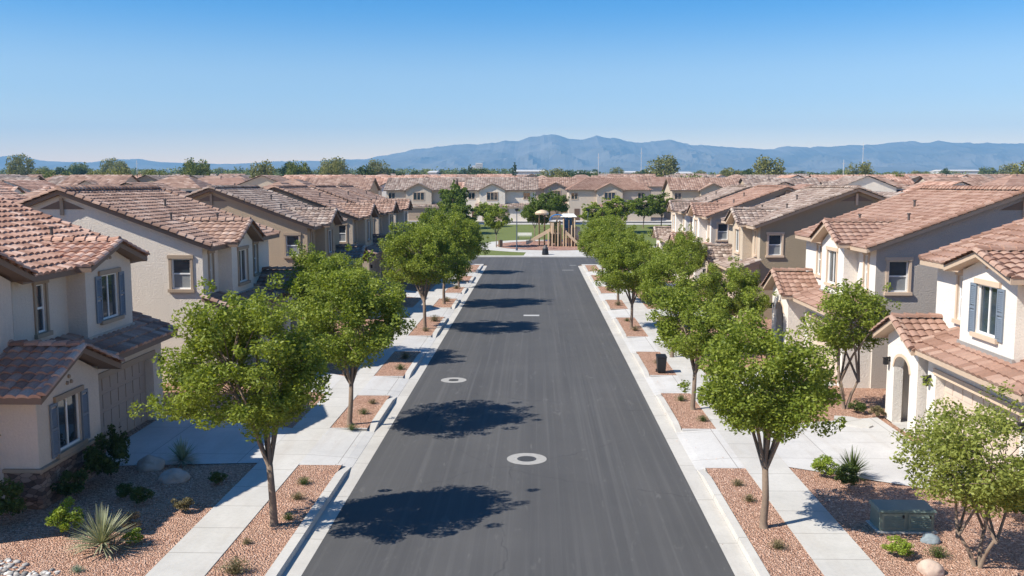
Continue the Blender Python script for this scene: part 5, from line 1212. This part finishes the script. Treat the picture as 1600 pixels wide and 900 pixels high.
for x, y, k in ((-41, 70, 0), (-50, 92, 1), (-49, 118, 0), (-30, 104, 1), (29, 82, 1), (49, 96, 0), (30, 112, 0), (52, 126, 1), (-75, 135, 0), (76, 144, 0), (-27.5, 66, 1), (27, 60, 1)):
    ftree(k, x, y, 0.72, f'garden tree among the {"left" if x < 0 else "right"} back-row houses, about {"half" if y < 100 else "most"} of the way to the park', f'garden trees among the {"left" if x < 0 else "right"} back rows, {"nearer" if y < 100 else "farther"}', 1.05)
# continuous far wood along the horizon
for nm, xa, xb, ya, yb, n, lab in (('far_wood', -620, -20, 640, 1050, 420, 'continuous belt of dark green trees along the left horizon'), ('far_wood', 60, 600, 700, 1100, 230, 'thinner belt of dark trees along the right horizon')):
    cs = []; rr = []
    for _ in range(int(n * 1.2)):
        y = rg.uniform(ya, yb); x = rg.uniform(xa, xb); r_ = rg.uniform(3.0, 6.0)
        for q in range(4): cs.append((x + rg.uniform(-3, 3), y + rg.uniform(-3, 3), zt(y) + rg.uniform(3, 11 if xa < 0 else 8))); rr.append(r_ * 0.7)
    P = clump_points(cs, rr, [26] * len(cs), 0.8); o = obj(nm, quads_mesh(nm, leaf_quads(P, 1.5, 1.1), M['leaffar2']), None); o['kind'] = 'stuff'; tag(o, lab, 'trees')
M['pale'] = plain('hall_white', (0.55, 0.53, 0.5), 0.6); M['towerc'] = plain('tower_pale', (0.55, 0.54, 0.52), 0.7)
def hall(px, y, wpx, topy, label):
    X = (px - 837) / 1450 * y; hw = wpx / 2 / 1450 * y; top = 8.5 + (287 - topy) / 1450 * y - zt(y)
    t = thing('white_hall', label, 'building', (X, y, zt(y)), 'white industrial halls on the skyline'); b = MB(); b.box(-hw, hw, 0, 30, -1, top - 1.2); obj('wall', b, M['towerc'], t)
    r = MB(); r.prism8([(-hw - .6, -.6, top - 1.198), (hw + .6, -.6, top - 1.198), (hw + .6, 31, top - 1.198), (-hw - .6, 31, top - 1.198), (-hw - .6, -.6, top - .6), (hw + .6, -.6, top - .6), (hw + .6, 15, top + .5), (-hw - .6, 15, top + .5)]); obj('roof', r, M['pale'], t)
hall(825, 700, 50, 266, 'long white hall above the middle park house'); hall(675, 640, 12, 267.5, 'small white building among skyline trees left of centre'); hall(1000, 760, 55, 268, 'long white hall right of the hip-roofed house skyline')
hall(1058, 700, 40, 269, 'white hall behind the right house row'); hall(1490, 900, 60, 266, 'wide white hall on the far right skyline'); hall(915, 760, 30, 269, 'short white hall above the hip-roofed house')
y = 1500; X = (748 - 837) / 1450 * y; t = thing('tower_block', 'pale tower block standing above the skyline trees left of centre', 'building', (X, y, zt(y)))
b = MB(); b.box(-5.5, 5.5, 0, 11, 0, 25); b.box(-11, -6, 0, 9, 0, 21); obj('wall', b, M['towerc'], t); wn = MB()
for k in range(7): wn.box(-4.8, 4.8, -.1, -.01, 2 + k * 3.2, 3.3 + k * 3.2)
obj('window_band', wn, M['glass'], t)
for px, topy, y, l in ((933, 240, 600, 'thin radio mast above the hip-roofed house'), (999, 232, 620, 'tall thin mast right of the hip-roofed house'), (1338, 224, 600, 'tallest pale mast on the right skyline'), (1309, 250, 560, 'short mast on the right skyline'), (35, 240, 560, 'thin mast at the far left of the skyline'), (211, 250, 560, 'thin mast left of the large skyline trees')):
    X = (px - 837) / 1450 * y; H = 8.5 + (287 - topy) / 1450 * y - zt(y); t = thing('mast', l, 'mast', (X, y, zt(y)), 'thin masts on the skyline')
    m = MB(); m.cyl(0, 0, 0, H, .22, 6, .12); obj('pole', m, M['towerc'], t); m = MB(); m.box(-.9, .9, -.05, .05, H * .86, H * .86 + .2); obj('crossbar', m, M['towerc'], t)

# ------------------------------------------------------------------ haze
hz = MB(); hz.box(-9500, 9500, -300, 8900, -2, 560)
HAZE_D = 0.00014
mz = bpy.data.materials.new('haze'); mz.use_nodes = True; tt = mz.node_tree; tt.nodes.clear()
pv_ = tt.nodes.new('ShaderNodeVolumePrincipled'); pv_.inputs['Color'].default_value = (0.26, 0.62, 1.0, 1); pv_.inputs['Density'].default_value = HAZE_D; pv_.inputs['Anisotropy'].default_value = 0.0
ou = tt.nodes.new('ShaderNodeOutputMaterial'); tt.links.new(pv_.outputs[0], ou.inputs['Volume'])
o = obj('haze', hz, mz); o['kind'] = 'stuff'; o['label'] = 'thin blue desert haze over the far plain and mountains'; o['category'] = 'haze'; recalc(o)
